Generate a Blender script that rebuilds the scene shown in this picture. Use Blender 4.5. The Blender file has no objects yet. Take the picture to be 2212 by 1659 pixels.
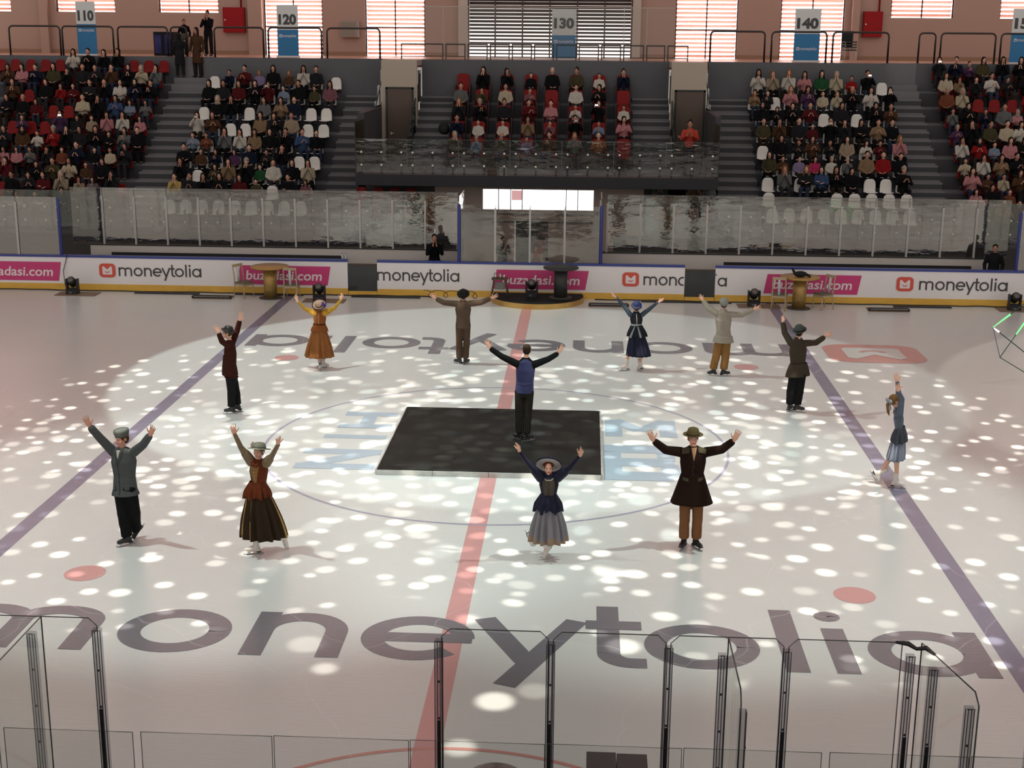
import bpy, bmesh, math, random
from mathutils import Vector, Matrix
R = math.radians
sc = bpy.context.scene
COL = sc.collection
random.seed(7)

# ------------------------------------------------------------ camera
CAM = Vector((1.648, -25.57, 7.78)); PAN, TILT, ROLL, FOC = -0.0523, 0.25, 0.0082, 2953.0
_f = Vector((math.sin(PAN)*math.cos(TILT), math.cos(PAN)*math.cos(TILT), -math.sin(TILT)))
_r = Vector((math.cos(PAN), -math.sin(PAN), 0)); _u = _r.cross(_f)
CR = _r*math.cos(ROLL) + _u*math.sin(ROLL); CU = -_r*math.sin(ROLL) + _u*math.cos(ROLL); CF = _f
cam = bpy.data.cameras.new('camera'); cam.sensor_width = 36; cam.lens = FOC/2212*36; cam.clip_end = 400
camo = bpy.data.objects.new('camera', cam); COL.objects.link(camo)
m3 = Matrix((CR, CU, -CF)).transposed()
camo.matrix_world = Matrix.Translation(CAM) @ m3.to_4x4()
sc.camera = camo
def ray(px, py): return CF + CR*((px-1106)/FOC) - CU*((py-829.5)/FOC)
def atY(px, py, Y):
    d = ray(px, py); return CAM + d*((Y-CAM.y)/d.y)
def atZ(px, py, Z=0.0):
    d = ray(px, py); return CAM + d*((Z-CAM.z)/d.z)

# ------------------------------------------------------------ world and lights
sc.view_settings.view_transform = 'Standard'; sc.view_settings.look = 'None'
sc.view_settings.gamma = 1; sc.view_settings.exposure = 0.0; sc.view_settings.use_curve_mapping = False
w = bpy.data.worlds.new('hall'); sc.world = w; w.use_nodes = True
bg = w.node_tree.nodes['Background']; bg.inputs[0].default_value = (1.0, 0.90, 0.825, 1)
# dim hall light, plus an added -Y glow to lift boards and stands
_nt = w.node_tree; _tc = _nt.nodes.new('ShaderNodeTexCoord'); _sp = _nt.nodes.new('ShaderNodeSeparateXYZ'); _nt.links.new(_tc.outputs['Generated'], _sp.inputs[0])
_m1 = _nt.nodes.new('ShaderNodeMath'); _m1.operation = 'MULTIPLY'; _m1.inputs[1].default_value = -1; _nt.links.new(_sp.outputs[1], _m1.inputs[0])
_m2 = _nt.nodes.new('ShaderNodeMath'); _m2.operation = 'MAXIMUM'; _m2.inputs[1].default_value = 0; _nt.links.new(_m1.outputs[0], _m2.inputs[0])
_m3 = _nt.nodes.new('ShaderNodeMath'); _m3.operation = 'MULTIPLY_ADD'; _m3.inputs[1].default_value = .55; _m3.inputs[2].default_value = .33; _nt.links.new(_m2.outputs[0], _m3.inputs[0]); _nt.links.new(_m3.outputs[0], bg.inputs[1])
sc.cycles.use_denoising = True
sc.cycles.max_bounces = 6; sc.cycles.transparent_max_bounces = 22; sc.cycles.use_adaptive_sampling = True; sc.cycles.adaptive_threshold = .02
sc.cycles.diffuse_bounces = 2; sc.cycles.glossy_bounces = 3; sc.cycles.sample_clamp_indirect = 4.0
sc.cycles.caustics_reflective = False; sc.cycles.caustics_refractive = False

def aim(o, tgt):
    d = Vector(tgt) - Vector(o.location)
    o.rotation_euler = d.to_track_quat('-Z', 'Y').to_euler()
def spot(name, loc, tgt, rad, watt, color, blend=.06, soft=.12, dots=None):
    """A moving head lamp in the roof; with dots it carries a gobo wheel of round holes."""
    l = bpy.data.lights.new(name, 'SPOT'); l.energy = watt; l.color = color
    dist = (Vector(tgt)-Vector(loc)).length
    l.spot_size = 2*math.atan(rad/dist); l.spot_blend = blend; l.shadow_soft_size = soft
    o = bpy.data.objects.new(name, l); o.location = loc; COL.objects.link(o); aim(o, tgt)
    if dots:
        cell, size, seed = dots
        l.use_nodes = True; nt = l.node_tree; em = [n for n in nt.nodes if n.type == 'EMISSION'][0]
        N = nt.nodes.new; L = nt.links.new
        def M(op, a, b=None, c=None):
            n = N('ShaderNodeMath'); n.operation = op
            for i, v in enumerate((a, b, c)):
                if v is None: continue
                if isinstance(v, (int, float)): n.inputs[i].default_value = v
                else: L(v, n.inputs[i])
            return n.outputs[0]
        tc = N('ShaderNodeTexCoord'); sp = N('ShaderNodeSeparateXYZ'); L(tc.outputs['Normal'], sp.inputs[0])
        cb = N('ShaderNodeCombineXYZ'); L(M('DIVIDE', sp.outputs[0], sp.outputs[2]), cb.inputs[0]); L(M('DIVIDE', sp.outputs[1], sp.outputs[2]), cb.inputs[1])
        cb.inputs[2].default_value = seed
        v = N('ShaderNodeTexVoronoi'); v.voronoi_dimensions = '3D' if False else '2D'; v.inputs['Scale'].default_value = dist/cell; v.inputs['Randomness'].default_value = .85
        mp = N('ShaderNodeMapping'); mp.inputs['Location'].default_value = (seed, seed*1.7, 0); L(cb.outputs[0], mp.inputs[0]); L(mp.outputs[0], v.inputs['Vector'])
        se = N('ShaderNodeSeparateColor'); L(v.outputs['Color'], se.inputs[0])
        rr = M('MULTIPLY_ADD', se.outputs[0], size*.5, size*.7)
        e = M('DIVIDE', M('SUBTRACT', rr, v.outputs['Distance']), size*.35)
        e2 = M('MINIMUM', M('MAXIMUM', e, 0.0), 1.0)
        br = M('MULTIPLY_ADD', se.outputs[1], .9, .25)
        cut = M('GREATER_THAN', se.outputs[2], .16)
        L(M('MULTIPLY', M('MULTIPLY', e2, br), cut), em.inputs['Strength'])
    return o
WARM = (1.0, .93, .80); COOL = (.84, 1.0, .92)
spot('pool_spot_back', (-8, 6, 19), (-1.0, 5.3, 0), 8.9, 7400, COOL, .03)
spot('pool_spot_front', (9, -6, 19), (3.8, -3.9, 0), 7.2, 6200, COOL, .45)
spot('pool_spot_front', (-9, -8, 19), (-4.2, -3.9, 0), 7.2, 6200, COOL, .45)
spot('pool_spot_side', (14, 8, 19), (19.2, 3.8, 0), 10.7, 2300, WARM, .03)
spot('dot_spot', (-8.5, -1.5, 12), (-4.8, 2.3, 0), 6.5, 12500, WARM, .12, .04, (.68, .23, 3.1))
spot('dot_spot', (8.5, -1.0, 12), (5.0, 2.5, 0), 6.6, 12500, WARM, .12, .04, (.68, .23, 7.7))
spot('dot_spot', (0, -6, 12), (0, -1.2, 0), 7.4, 10500, WARM, .12, .04, (.80, .22, 5.3))
spot('dot_spot', (-8, -9, 12), (-5, -3.6, 0), 6.2, 10000, WARM, .15, .04, (.78, .21, 1.9))
spot('dot_spot', (9, -9, 12), (5.5, -4.2, 0), 6.4, 10000, WARM, .15, .04, (.78, .21, 11.3))
spot('dot_spot', (3, 10, 12), (.5, 2.0, 0), 6.0, 6500, COOL, .2, .04, (.9, .22, 14.9))
spot('dot_spot_sparse', (1, -9, 12), (0.8, -9.0, 0), 3.2, 8000, WARM, .15, .05, (1.6, .17, 21.0))

# ------------------------------------------------------------ helpers
MATS = {}
def mat(name, col, rough=.6, metal=0.0, emit=None, es=1.0, noise=0.0, nscale=8.0, spec=.5, coat=0.0, bump=0.0):
    if name in MATS: return MATS[name]
    if name.startswith(('cloth_', 'fan_', 'stand_tr')): spec = .10; col = tuple(c*(.68 if name.startswith('fan_') else .82) for c in col)
    m = bpy.data.materials.new(name); m.use_nodes = True; nt = m.node_tree; b = nt.nodes['Principled BSDF']
    b.inputs['Base Color'].default_value = (*col, 1); b.inputs['Roughness'].default_value = rough; b.inputs['Metallic'].default_value = metal
    b.inputs['Specular IOR Level'].default_value = spec; b.inputs['Coat Weight'].default_value = coat
    m.diffuse_color = (*col, 1)
    if noise or bump:
        tc = nt.nodes.new('ShaderNodeTexCoord'); n = nt.nodes.new('ShaderNodeTexNoise'); n.inputs['Scale'].default_value = nscale; n.inputs['Detail'].default_value = 4
        nt.links.new(tc.outputs['Object'], n.inputs['Vector'])
        if noise:
            mx = nt.nodes.new('ShaderNodeMix'); mx.data_type = 'RGBA'
            mx.inputs[6].default_value = (*[c*(1-noise) for c in col], 1); mx.inputs[7].default_value = (*[min(1, c*(1+noise)) for c in col], 1)
            nt.links.new(n.outputs['Fac'], mx.inputs[0]); nt.links.new(mx.outputs[2], b.inputs['Base Color'])
        if bump:
            bp = nt.nodes.new('ShaderNodeBump'); bp.inputs['Strength'].default_value = bump; bp.inputs['Distance'].default_value = .01
            nt.links.new(n.outputs['Fac'], bp.inputs['Height']); nt.links.new(bp.outputs[0], b.inputs['Normal'])
    if emit:
        b.inputs['Emission Color'].default_value = (*emit, 1); b.inputs['Emission Strength'].default_value = es
    MATS[name] = m; return m
def glass(name, tint=(.90, .93, .92), refl=.12, rough=.04, wav=.0, wscale=2.0, fk=1.0, gcol=(.95, 1, .95)):
    if name in MATS: return MATS[name]
    m = bpy.data.materials.new(name); m.use_nodes = True; nt = m.node_tree; nt.nodes.clear()
    o = nt.nodes.new('ShaderNodeOutputMaterial'); mx = nt.nodes.new('ShaderNodeMixShader'); t = nt.nodes.new('ShaderNodeBsdfTransparent'); g = nt.nodes.new('ShaderNodeBsdfGlossy')
    t.inputs[0].default_value = (*tint, 1); g.inputs[0].default_value = (*gcol, 1); g.inputs['Roughness'].default_value = rough
    fr = nt.nodes.new('ShaderNodeFresnel'); fr.inputs[0].default_value = 1.5
    ma = nt.nodes.new('ShaderNodeMath'); ma.operation = 'MULTIPLY_ADD'; ma.inputs[1].default_value = fk; ma.inputs[2].default_value = refl; ma.use_clamp = True
    nt.links.new(fr.outputs[0], ma.inputs[0]); nt.links.new(ma.outputs[0], mx.inputs[0])
    nt.links.new(t.outputs[0], mx.inputs[1]); nt.links.new(g.outputs[0], mx.inputs[2]); nt.links.new(mx.outputs[0], o.inputs[0])
    if wav:
        tc = nt.nodes.new('ShaderNodeTexCoord'); n = nt.nodes.new('ShaderNodeTexNoise'); n.inputs['Scale'].default_value = wscale; n.inputs['Detail'].default_value = 3
        mp = nt.nodes.new('ShaderNodeMapping'); mp.inputs['Scale'].default_value = (1, 1, 2.6)
        bp = nt.nodes.new('ShaderNodeBump'); bp.inputs['Strength'].default_value = wav; bp.inputs['Distance'].default_value = .02
        nt.links.new(tc.outputs['Object'], mp.inputs[0]); nt.links.new(mp.outputs[0], n.inputs['Vector']); nt.links.new(n.outputs['Fac'], bp.inputs['Height']); nt.links.new(bp.outputs[0], g.inputs['Normal'])
    MATS[name] = m; return m

class MB:
    def __init__(s): s.v = []; s.f = []; s.m = []; s.sm = []
    def add(s, v, f, mi=0, smooth=False):
        n = len(s.v); s.v += [tuple(p) for p in v]; s.f += [tuple(i+n for i in q) for q in f]; s.m += [mi]*len(f); s.sm += [smooth]*len(f); return s
    def box(s, x0, x1, y0, y1, z0, z1, mi=0, M=None):
        v = [Vector((x, y, z)) for z in (z0, z1) for y in (y0, y1) for x in (x0, x1)]
        if M is not None: v = [M @ p for p in v]
        return s.add(v, [(0, 2, 3, 1), (4, 5, 7, 6), (0, 1, 5, 4), (2, 6, 7, 3), (0, 4, 6, 2), (1, 3, 7, 5)], mi)
    def tube(s, pts, r, n=8, mi=0, caps=True):
        pts = [Vector(p) for p in pts]; rings = []; up = None
        for i, p in enumerate(pts):
            d = (pts[min(i+1, len(pts)-1)] - pts[max(i-1, 0)]).normalized()
            if up is None:
                up = Vector((0, 0, 1)) if abs(d.z) < .9 else Vector((1, 0, 0))
            a = d.cross(up)
            if a.length < 1e-4: a = d.cross(Vector((0, 1, 0)))
            a.normalize(); b = a.cross(d).normalized(); up = b
            rr = r[i] if isinstance(r, (list, tuple)) else r
            rings.append([p + a*rr*math.cos(t*2*math.pi/n) + b*rr*math.sin(t*2*math.pi/n) for t in range(n)])
        return s.loft(rings, mi, caps, True)
    def loft(s, rings, mi=0, caps=True, smooth=True):
        n = len(rings[0]); v = [p for r in rings for p in r]; f = []
        for i in range(len(rings)-1):
            for j in range(n):
                k = (j+1) % n; f.append((i*n+j, i*n+k, (i+1)*n+k, (i+1)*n+j))
        s.add(v, f, mi, smooth)
        if caps:
            b = len(s.v)-len(v)
            s.f.append(tuple(b+j for j in reversed(range(n)))); s.m.append(mi); s.sm.append(False)
            s.f.append(tuple(b+(len(rings)-1)*n+j for j in range(n))); s.m.append(mi); s.sm.append(False)
        return s
    def lathe(s, prof, n=24, mi=0, M=None, caps=False, sx=1, sy=1):
        rings = []
        for r, z in prof:
            rg = [Vector((r*sx*math.cos(2*math.pi*t/n), r*sy*math.sin(2*math.pi*t/n), z)) for t in range(n)]
            rings.append([M @ p for p in rg] if M is not None else rg)
        return s.loft(rings, mi, caps)
    def ell(s, c, rad, M=None, nu=14, nv=9, mi=0):
        c = Vector(c); rings = []
        for i in range(nv+1):
            t = math.pi*(i+.0001)/(nv+.0002); rings.append([Vector((rad[0]*math.sin(t)*math.cos(2*math.pi*j/nu), rad[1]*math.sin(t)*math.sin(2*math.pi*j/nu), -rad[2]*math.cos(t))) for j in range(nu)])
        rings = [[c + ((M @ p) if M is not None else p) for p in r] for r in rings]
        return s.loft(rings, mi, True)
    def poly(s, pts, mi=0):
        return s.add(pts, [tuple(range(len(pts)))], mi)
    def prism(s, poly, z0, z1, mi=0, M=None):
        n = len(poly); v = [Vector((x, y, z0)) for x, y in poly] + [Vector((x, y, z1)) for x, y in poly]
        if M is not None: v = [M @ p for p in v]
        f = [tuple(reversed(range(n))), tuple(range(n, 2*n))] + [(i, (i+1) % n, n+(i+1) % n, n+i) for i in range(n)]
        return s.add(v, f, mi)
    def build(s, name, mats, parent=None, loc=None, **kw):
        me = bpy.data.meshes.new(name); me.from_pydata(s.v, [], s.f); me.update()
        if not isinstance(mats, (list, tuple)): mats = [mats]
        for m in mats: me.materials.append(m)
        me.polygons.foreach_set('material_index', s.m); me.polygons.foreach_set('use_smooth', s.sm)
        bm = bmesh.new(); bm.from_mesh(me); bmesh.ops.recalc_face_normals(bm, faces=bm.faces); bm.to_mesh(me); bm.free()
        return link(name, me, parent, loc, **kw)
def link(name, me, parent=None, loc=None, label=None, cat=None, group=None, kind=None):
    o = bpy.data.objects.new(name, me); COL.objects.link(o)
    if parent is not None: o.parent = parent
    if loc is not None: o.location = loc
    tag(o, label, cat, group, kind); return o
def tag(o, label=None, cat=None, group=None, kind=None):
    if label: o['label'] = label
    if cat: o['category'] = cat
    if group: o['group'] = group
    if kind: o['kind'] = kind
    return o
def thing(name, label, cat, loc=(0, 0, 0), rz=0, group=None):
    o = bpy.data.objects.new(name, None); COL.objects.link(o); o.location = loc; o.rotation_euler = (0, 0, rz); o.empty_display_size = .1
    return tag(o, label, cat, group)
def copy_tree(o, parent=None):
    c = o.copy(); COL.objects.link(c)
    if parent is not None: c.parent = parent
    for ch in list(o.children): copy_tree(ch, c)
    return c
def struct(mb, name, m, **kw):
    return mb.build(name, m, kind='structure', **kw)
ORD = ['first', 'second', 'third', 'fourth', 'fifth', 'sixth', 'seventh', 'eighth', 'ninth', 'tenth', 'eleventh', 'twelfth', 'thirteenth', 'fourteenth', 'fifteenth', 'sixteenth', 'seventeenth', 'eighteenth', 'nineteenth', 'twentieth', 'twenty-first', 'twenty-second', 'twenty-third', 'twenty-fourth', 'twenty-fifth', 'twenty-sixth']

# ------------------------------------------------------------ lettering made of strokes and of the built-in font
def arc(cx, cy, r, a0, a1, n=20, ry=None):
    ry = ry or r
    return [(cx+r*math.cos(R(a0+(a1-a0)*i/n)), cy+ry*math.sin(R(a0+(a1-a0)*i/n))) for i in range(n+1)]
def stroke_quads(path, w):
    """flat ribbon of width w along a 2D path"""
    L, Rr = [], []
    for i, p in enumerate(path):
        a = path[max(i-1, 0)]; b = path[min(i+1, len(path)-1)]
        d = Vector((b[0]-a[0], b[1]-a[1])); d.normalize(); n = Vector((-d.y, d.x))*w/2
        L.append((p[0]+n.x, p[1]+n.y)); Rr.append((p[0]-n.x, p[1]-n.y))
    return [(L[i], L[i+1], Rr[i+1], Rr[i]) for i in range(len(path)-1)]
def glyphs(w):
    k = .5-w/2; s = w/2; G = {}
    G['m'] = [[(s, 0), (s, 1)], [(.75, 0), (.75, .64)], arc(.75-(.75-s)/2, .66, (.75-s)/2, 180, 0, 16, .34-s), arc(.75+(.75-s)/2, .66, (.75-s)/2, 180, 0, 16, .34-s), [(1.5-s, 0), (1.5-s, .68)]]
    G['o'] = [arc(.5, .5, k, 0, 360, 40)]
    G['n'] = [[(s, 0), (s, 1)], arc(.43, .57, .43-s, 180, 0, 18, .43-s), [(.86-s, 0), (.86-s, .58)]]
    G['e'] = [arc(.49, .5, k, 0, 316, 36), [(.10, .5), (.97, .5)]]
    G['y'] = [[(.09, 1), (.50, .04)], [(.92, 1), (.34, -.46)]]
    G['t'] = [[(.18, 1.38), (.18, .28)], arc(.18+.2, .28, .20, 180, 270, 8), [(.37, .08), (.50, .08)], [(-.02, .92), (.48, .92)]]
    G['l'] = [[(s, 0), (s, 1.42)]]
    G['i'] = [[(s, 0), (s, 1)], arc(s, 1.29, .06, 0, 360, 16)]
    G['a'] = [arc(.5, .5, k, 0, 360, 40), [(1.02-s, 0), (1.02-s, 1)]]
    return G
LX = [0, 1.69, 2.86, 3.86, 4.82, 5.84, 6.33, 7.5, 7.92, 8.26]
def put_word(mb, txt, P0, ux, uy, mi=0, w=.165):
    """the wordmark moneytolia in stroke lettering: ux spans its whole width, uy its x-height"""
    G = glyphs(w); nn = ux.cross(uy).normalized(); tot = 9.28
    for i, c in enumerate(txt):
        for si, p in enumerate(G[c]):
            for q in stroke_quads(p, (.12 if (c == 'i' and si == 1) else w)):
                mb.poly([P0 + ux*((LX[i]+a)/tot) + uy*b + nn*(.0006*si) for a, b in q], mi)
    return mb
def font_mesh(mb, txt, P0, ux, uy, size=1.0, mi=0, bold=.0, shear=0.0, width=None):
    """text in the built-in font laid on the plane (ux, uy); width = wanted total width"""
    cu = bpy.data.curves.new('t', 'FONT'); cu.body = txt; cu.size = 1; cu.offset = bold; cu.shear = shear; cu.resolution_u = 4
    ob = bpy.data.objects.new('t', cu); COL.objects.link(ob)
    dg = bpy.context.evaluated_depsgraph_get(); me = bpy.data.meshes.new_from_object(ob.evaluated_get(dg))
    xs = [v.co.x for v in me.vertices]; x0, x1 = min(xs), max(xs)
    kx = (width/(x1-x0)) if width else size
    mb.add([P0 + ux*((v.co.x-x0)*kx) + uy*(v.co.y*size) for v in me.vertices], [tuple(p.vertices) for p in me.polygons], mi)
    bpy.data.objects.remove(ob); bpy.data.curves.remove(cu); bpy.data.meshes.remove(me)
    return mb
def rrect(w, h, r, n=6):
    out = []
    for cx, cy, a in ((w/2-r, h/2-r, 0), (-w/2+r, h/2-r, 90), (-w/2+r, -h/2+r, 180), (w/2-r, -h/2+r, 270)):
        out += [(cx+r*math.cos(R(a+90*i/n)), cy+r*math.sin(R(a+90*i/n))) for i in range(n+1)]
    return out
def logo(mb, C, ux, uy, nrm, m_red=0, m_white=1):
    """red rounded square with a white M shaped smiling badge; ux, uy = half sizes as vectors"""
    mb.poly([C + ux*x + uy*y for x, y in rrect(2, 2, .5)], m_red)
    e = nrm*.004
    pts = [(-.56, .48), (-.50, .55), (0, .12), (.50, .55), (.56, .48)]
    body = [(-.60, .50), (-.44, .62), (0, .14), (.44, .62), (.60, .50), (.60, -.50), (.50, -.60), (-.50, -.60), (-.60, -.50)]
    # split in convex halves
    mb.poly([C+e+ux*x+uy*y for x, y in [(-.60, .50), (-.44, .62), (0, .14), (0, -.60), (-.50, -.60), (-.60, -.50)]], m_white)
    mb.poly([C+e+ux*x+uy*y for x, y in [(0, .14), (.44, .62), (.60, .50), (.60, -.50), (.50, -.60), (0, -.60)]], m_white)
    for q in stroke_quads(arc(0, -.02, .26, 200, 340, 12), .11):
        mb.poly([C+e*2+ux*x+uy*y for x, y in q], m_red)
    return mb

# ------------------------------------------------------------ ice
def ice_mat(name, col, mix=None):
    m = mat(name, col, .17); nt = m.node_tree; b = nt.nodes['Principled BSDF']
    tc = nt.nodes.new('ShaderNodeTexCoord')
    mp = nt.nodes.new('ShaderNodeMapping'); mp.inputs['Scale'].default_value = (.35, 5.5, 1); mp.inputs['Rotation'].default_value = (0, 0, .03)
    n = nt.nodes.new('ShaderNodeTexNoise'); n.inputs['Scale'].default_value = 6; n.inputs['Detail'].default_value = 5; n.inputs['Roughness'].default_value = .65
    nt.links.new(tc.outputs['Object'], mp.inputs[0]); nt.links.new(mp.outputs[0], n.inputs['Vector'])
    bp = nt.nodes.new('ShaderNodeBump'); bp.inputs['Strength'].default_value = .35; bp.inputs['Distance'].default_value = .012
    nt.links.new(n.outputs['Fac'], bp.inputs['Height']); nt.links.new(bp.outputs[0], b.inputs['Normal'])
    n2 = nt.nodes.new('ShaderNodeTexNoise'); n2.inputs['Scale'].default_value = .35; n2.inputs['Detail'].default_value = 5
    nt.links.new(tc.outputs['Object'], n2.inputs['Vector'])
    # skate scratches: thin bright lines
    wv = nt.nodes.new('ShaderNodeTexVoronoi'); wv.feature = 'DISTANCE_TO_EDGE'; wv.inputs['Scale'].default_value = .55
    n3 = nt.nodes.new('ShaderNodeTexNoise'); n3.inputs['Scale'].default_value = .8; nt.links.new(tc.outputs['Object'], n3.inputs['Vector'])
    ad = nt.nodes.new('ShaderNodeMix'); ad.data_type = 'RGBA'; ad.inputs[0].default_value = .45; nt.links.new(tc.outputs['Object'], ad.inputs[6]); nt.links.new(n3.outputs['Color'], ad.inputs[7])
    nt.links.new(ad.outputs[2], wv.inputs['Vector'])
    lt = nt.nodes.new('ShaderNodeMath'); lt.operation = 'LESS_THAN'; lt.inputs[1].default_value = .0025; nt.links.new(wv.outputs['Distance'], lt.inputs[0])
    mul = nt.nodes.new('ShaderNodeMath'); mul.operation = 'MULTIPLY'; mul.inputs[1].default_value = .16; nt.links.new(lt.outputs[0], mul.inputs[0])
    mx = nt.nodes.new('ShaderNodeMix'); mx.data_type = 'RGBA'; mx.inputs[6].default_value = (*[c*.93 for c in col], 1); mx.inputs[7].default_value = (*[min(1, c*1.05) for c in col], 1)
    nt.links.new(n2.outputs['Fac'], mx.inputs[0])
    m2 = nt.nodes.new('ShaderNodeMix'); m2.data_type = 'RGBA'; m2.inputs[7].default_value = (.9, .9, .9, 1)
    nt.links.new(mul.outputs[0], m2.inputs[0]); nt.links.new(mx.outputs[2], m2.inputs[6]); nt.links.new(m2.outputs[2], b.inputs['Base Color'])
    return m
ICE = ice_mat('ice', (.70, .71, .71)); P_BLUE = ice_mat('ice_blue_paint', (.20, .205, .30)); P_RED = ice_mat('ice_red_paint', (.66, .34, .34))
P_RED2 = ice_mat('ice_faded_red', (.64, .30, .27)); P_GREY = ice_mat('ice_grey_paint', (.185, .18, .21)); P_SKY = ice_mat('ice_light_blue', (.42, .53, .64))
P_THIN = ice_mat('ice_thin_line', (.38, .38, .50))
ice = MB().box(-30, 30, -15.6, 15.6, -.3, 0).build('floor', ICE, kind='structure')
def decal(name, mb, m, lvl, label=None):
    o = mb.build(name, m, parent=ice); o.location.z = .001*lvl
    if label: o['label'] = label
    return o
def quad(x0, x1, y0, y1): return MB().poly([(x0, y0, 0), (x1, y0, 0), (x1, y1, 0), (x0, y1, 0)])
decal('center_line', quad(-.15, .15, -15.4, 15.4), P_RED, 2, 'red line across the middle of the ice')
decal('blue_line', quad(-7.45, -7.15, -15.4, 15.4), P_BLUE, 1); decal('blue_line', quad(7.15, 7.45, -15.4, 15.4), P_BLUE, 1)
def ring(cx, cy, r, wd, a0=0, a1=360, n=96):
    mb = MB(); o = arc(cx, cy, r+wd/2, a0, a1, n); i = arc(cx, cy, r-wd/2, a0, a1, n)
    for k in range(n): mb.poly([(o[k][0], o[k][1], 0), (o[k+1][0], o[k+1][1], 0), (i[k+1][0], i[k+1][1], 0), (i[k][0], i[k][1], 0)])
    return mb
decal('center_circle', ring(0, 0, 4.5, .055), P_THIN, 3, 'thin blue circle round the black stage')
decal('referee_crease', ring(.35, -14.75, 3.0, .06, 0, 180), P_RED2, 3)
for x in (-5.64, 5.64):
    for y in (-7, 7):
        mb = MB(); mb.poly([(x+.3*math.cos(2*math.pi*k/40), y+.3*math.sin(2*math.pi*k/40), 0) for k in range(40)])
        decal('faceoff_dot', mb, P_RED, 3)
X, Y, Z = Vector((1, 0, 0)), Vector((0, 1, 0)), Vector((0, 0, 1))
decal('ice_lettering', put_word(MB(), 'moneytolia', Vector((-7.05, -9.55, 0)), X*14.07, Y*1.36, 0, .20), P_GREY, 4, 'grey word moneytolia nearest the near boards')
decal('ice_lettering', put_word(MB(), 'moneytolia', Vector((7.05, 9.62, 0)), X*-14.07, Y*-1.36, 0, .20), P_GREY, 4, 'grey word moneytolia upside down near the far boards')
P_ICEW = ice_mat('ice_white_paint', (.70, .70, .69))
for sgn in (1, -1):
    lb = MB(); logo(lb, Vector((sgn*9.05, sgn*8.75, 0)), X*(-1.22*sgn), Y*(-1.02*sgn), Z)
    decal('ice_logo', MB.build and lb, [P_RED2, P_ICEW], 4, 'red rounded square badge painted in the ice')
cb = MB()
for wd, paths, (ox, oy), (kx, ky) in (
        (.24, [[(.12, 0), (.12, 1)], [(.12, 1), (.5, .35)], [(.88, 1), (.5, .35)], [(.88, 0), (.88, 1)]], (2.15, .80), (1.45, 1.2)),
        (.24, [[(.12, 0), (.12, 1)], [(0, .9), (.9, .9)], [(0, .5), (.95, .5)], [(0, .1), (.9, .1)], [(.88, .1), (.88, .45)], [(.85, .55), (.85, .9)]], (2.1, -1.95), (1.4, 2.1)),
        (.26, [[(0, .87), (1, .87)], [(.9, .87), (.1, .13)], [(0, .13), (1, .13)]], (-3.65, -1.75), (1.5, 1.25)),
        (.5, [[(0, .5), (1, .5)]], (-3.45, .1), (1.25, .5)),
        (.26, [[(0, .9), (1, .9)], [(.5, .1), (.5, .9)], [(0, .1), (1, .1)]], (-3.3, 1.0), (1.1, 1.15))):
    for si, p in enumerate(paths):
        for q in stroke_quads(p, wd): cb.poly([(ox+a*kx, oy+b_*ky, .0006*si) for a, b_ in q])
decal('ice_logo', cb, P_SKY, 3, 'pale blue letters in the centre circle beside the black stage')

# ------------------------------------------------------------ far boards with adverts
BY = 15.5
M_BOARD = mat('board_white', (.82, .79, .80), .35, noise=.03, nscale=3); M_YEL = mat('kick_yellow', (.72, .43, .07), .4, noise=.15, nscale=4); M_CAP = mat('cap_blue', (.035, .055, .26), .35)
M_PINK = mat('advert_pink', (.58, .045, .19), .45); M_ADW = mat('advert_white', (.80, .72, .74), .5); M_INK = mat('advert_ink', (.045, .045, .05), .5); M_LRED = mat('badge_red', (.66, .09, .06), .45)
M_BLACK = mat('matt_black', (.012, .012, .014), .5); M_DGATE = mat('gate_dark', (.03, .034, .038), .12, noise=.5, nscale=1.5)
SEGS = [(-22, -14.49), (-14.49, -5.57), (-4.66, 4.70), (5.62, 22)]
bnames = ['white dasher board with cut-off buzadasi.com banner, beyond the blue glass post', 'white dasher board with moneytolia badge behind the gold table set', 'white dasher board behind the round podium between two dark gates', 'white dasher board with moneytolia badge behind the table with the dark bag']
boards = []
for (x0, x1), lb in zip(SEGS, bnames):
    b = MB().box(x0, x1, BY, BY+.12, .2, 1.02).build('dasher_board', M_BOARD, label=lb, cat='rink board', group='boards of the far side')
    MB().box(x0, x1, BY-.012, BY+.12, 0, .2).build('kick_strip', M_YEL, b)
    mb = MB().box(x0, x1, BY-.02, BY+.16, 1.02, 1.085).build('cap_rail', M_CAP, b)
    boards.append(b)
def seg_of(x):
    for i, (a, c) in enumerate(SEGS):
        if a <= x <= c: return i
def split_ad(mb, name, mats, label=None):
    """advert print, parted at the gates"""
    for i, (a, c) in enumerate(SEGS):
        sub = MB()
        for f, mi in zip(mb.f, mb.m):
            if all(a-.001 <= mb.v[k][0] <= c+.001 for k in f): sub.add([mb.v[k] for k in f], [tuple(range(len(f)))], mi)
        if sub.f:
            o = sub.build(name, mats, boards[i])
            if label: o['label'] = label
YA = BY-.016
def board_word(pxl, pxr, ybase, pxh):
    a = atY(pxl, ybase, YA); b = atY(pxr, ybase, YA); z = .463
    mb = MB(); put_word(mb, 'moneytolia', Vector((a.x, YA, z)), X*(b.x-a.x), Z*.272); split_ad(mb, 'advert_lettering', M_INK, 'dark lettering moneytolia')
def board_logo(px0, px1):
    a = atY(px0, 580, YA).x; b = atY(px1, 580, YA).x
    mb = MB(); logo(mb, Vector(((a+b)/2, YA, .63)), X*((b-a)/2), Z*.215, -Y); split_ad(mb, 'advert_badge', [M_LRED, M_ADW], 'red badge with smile')
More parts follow.
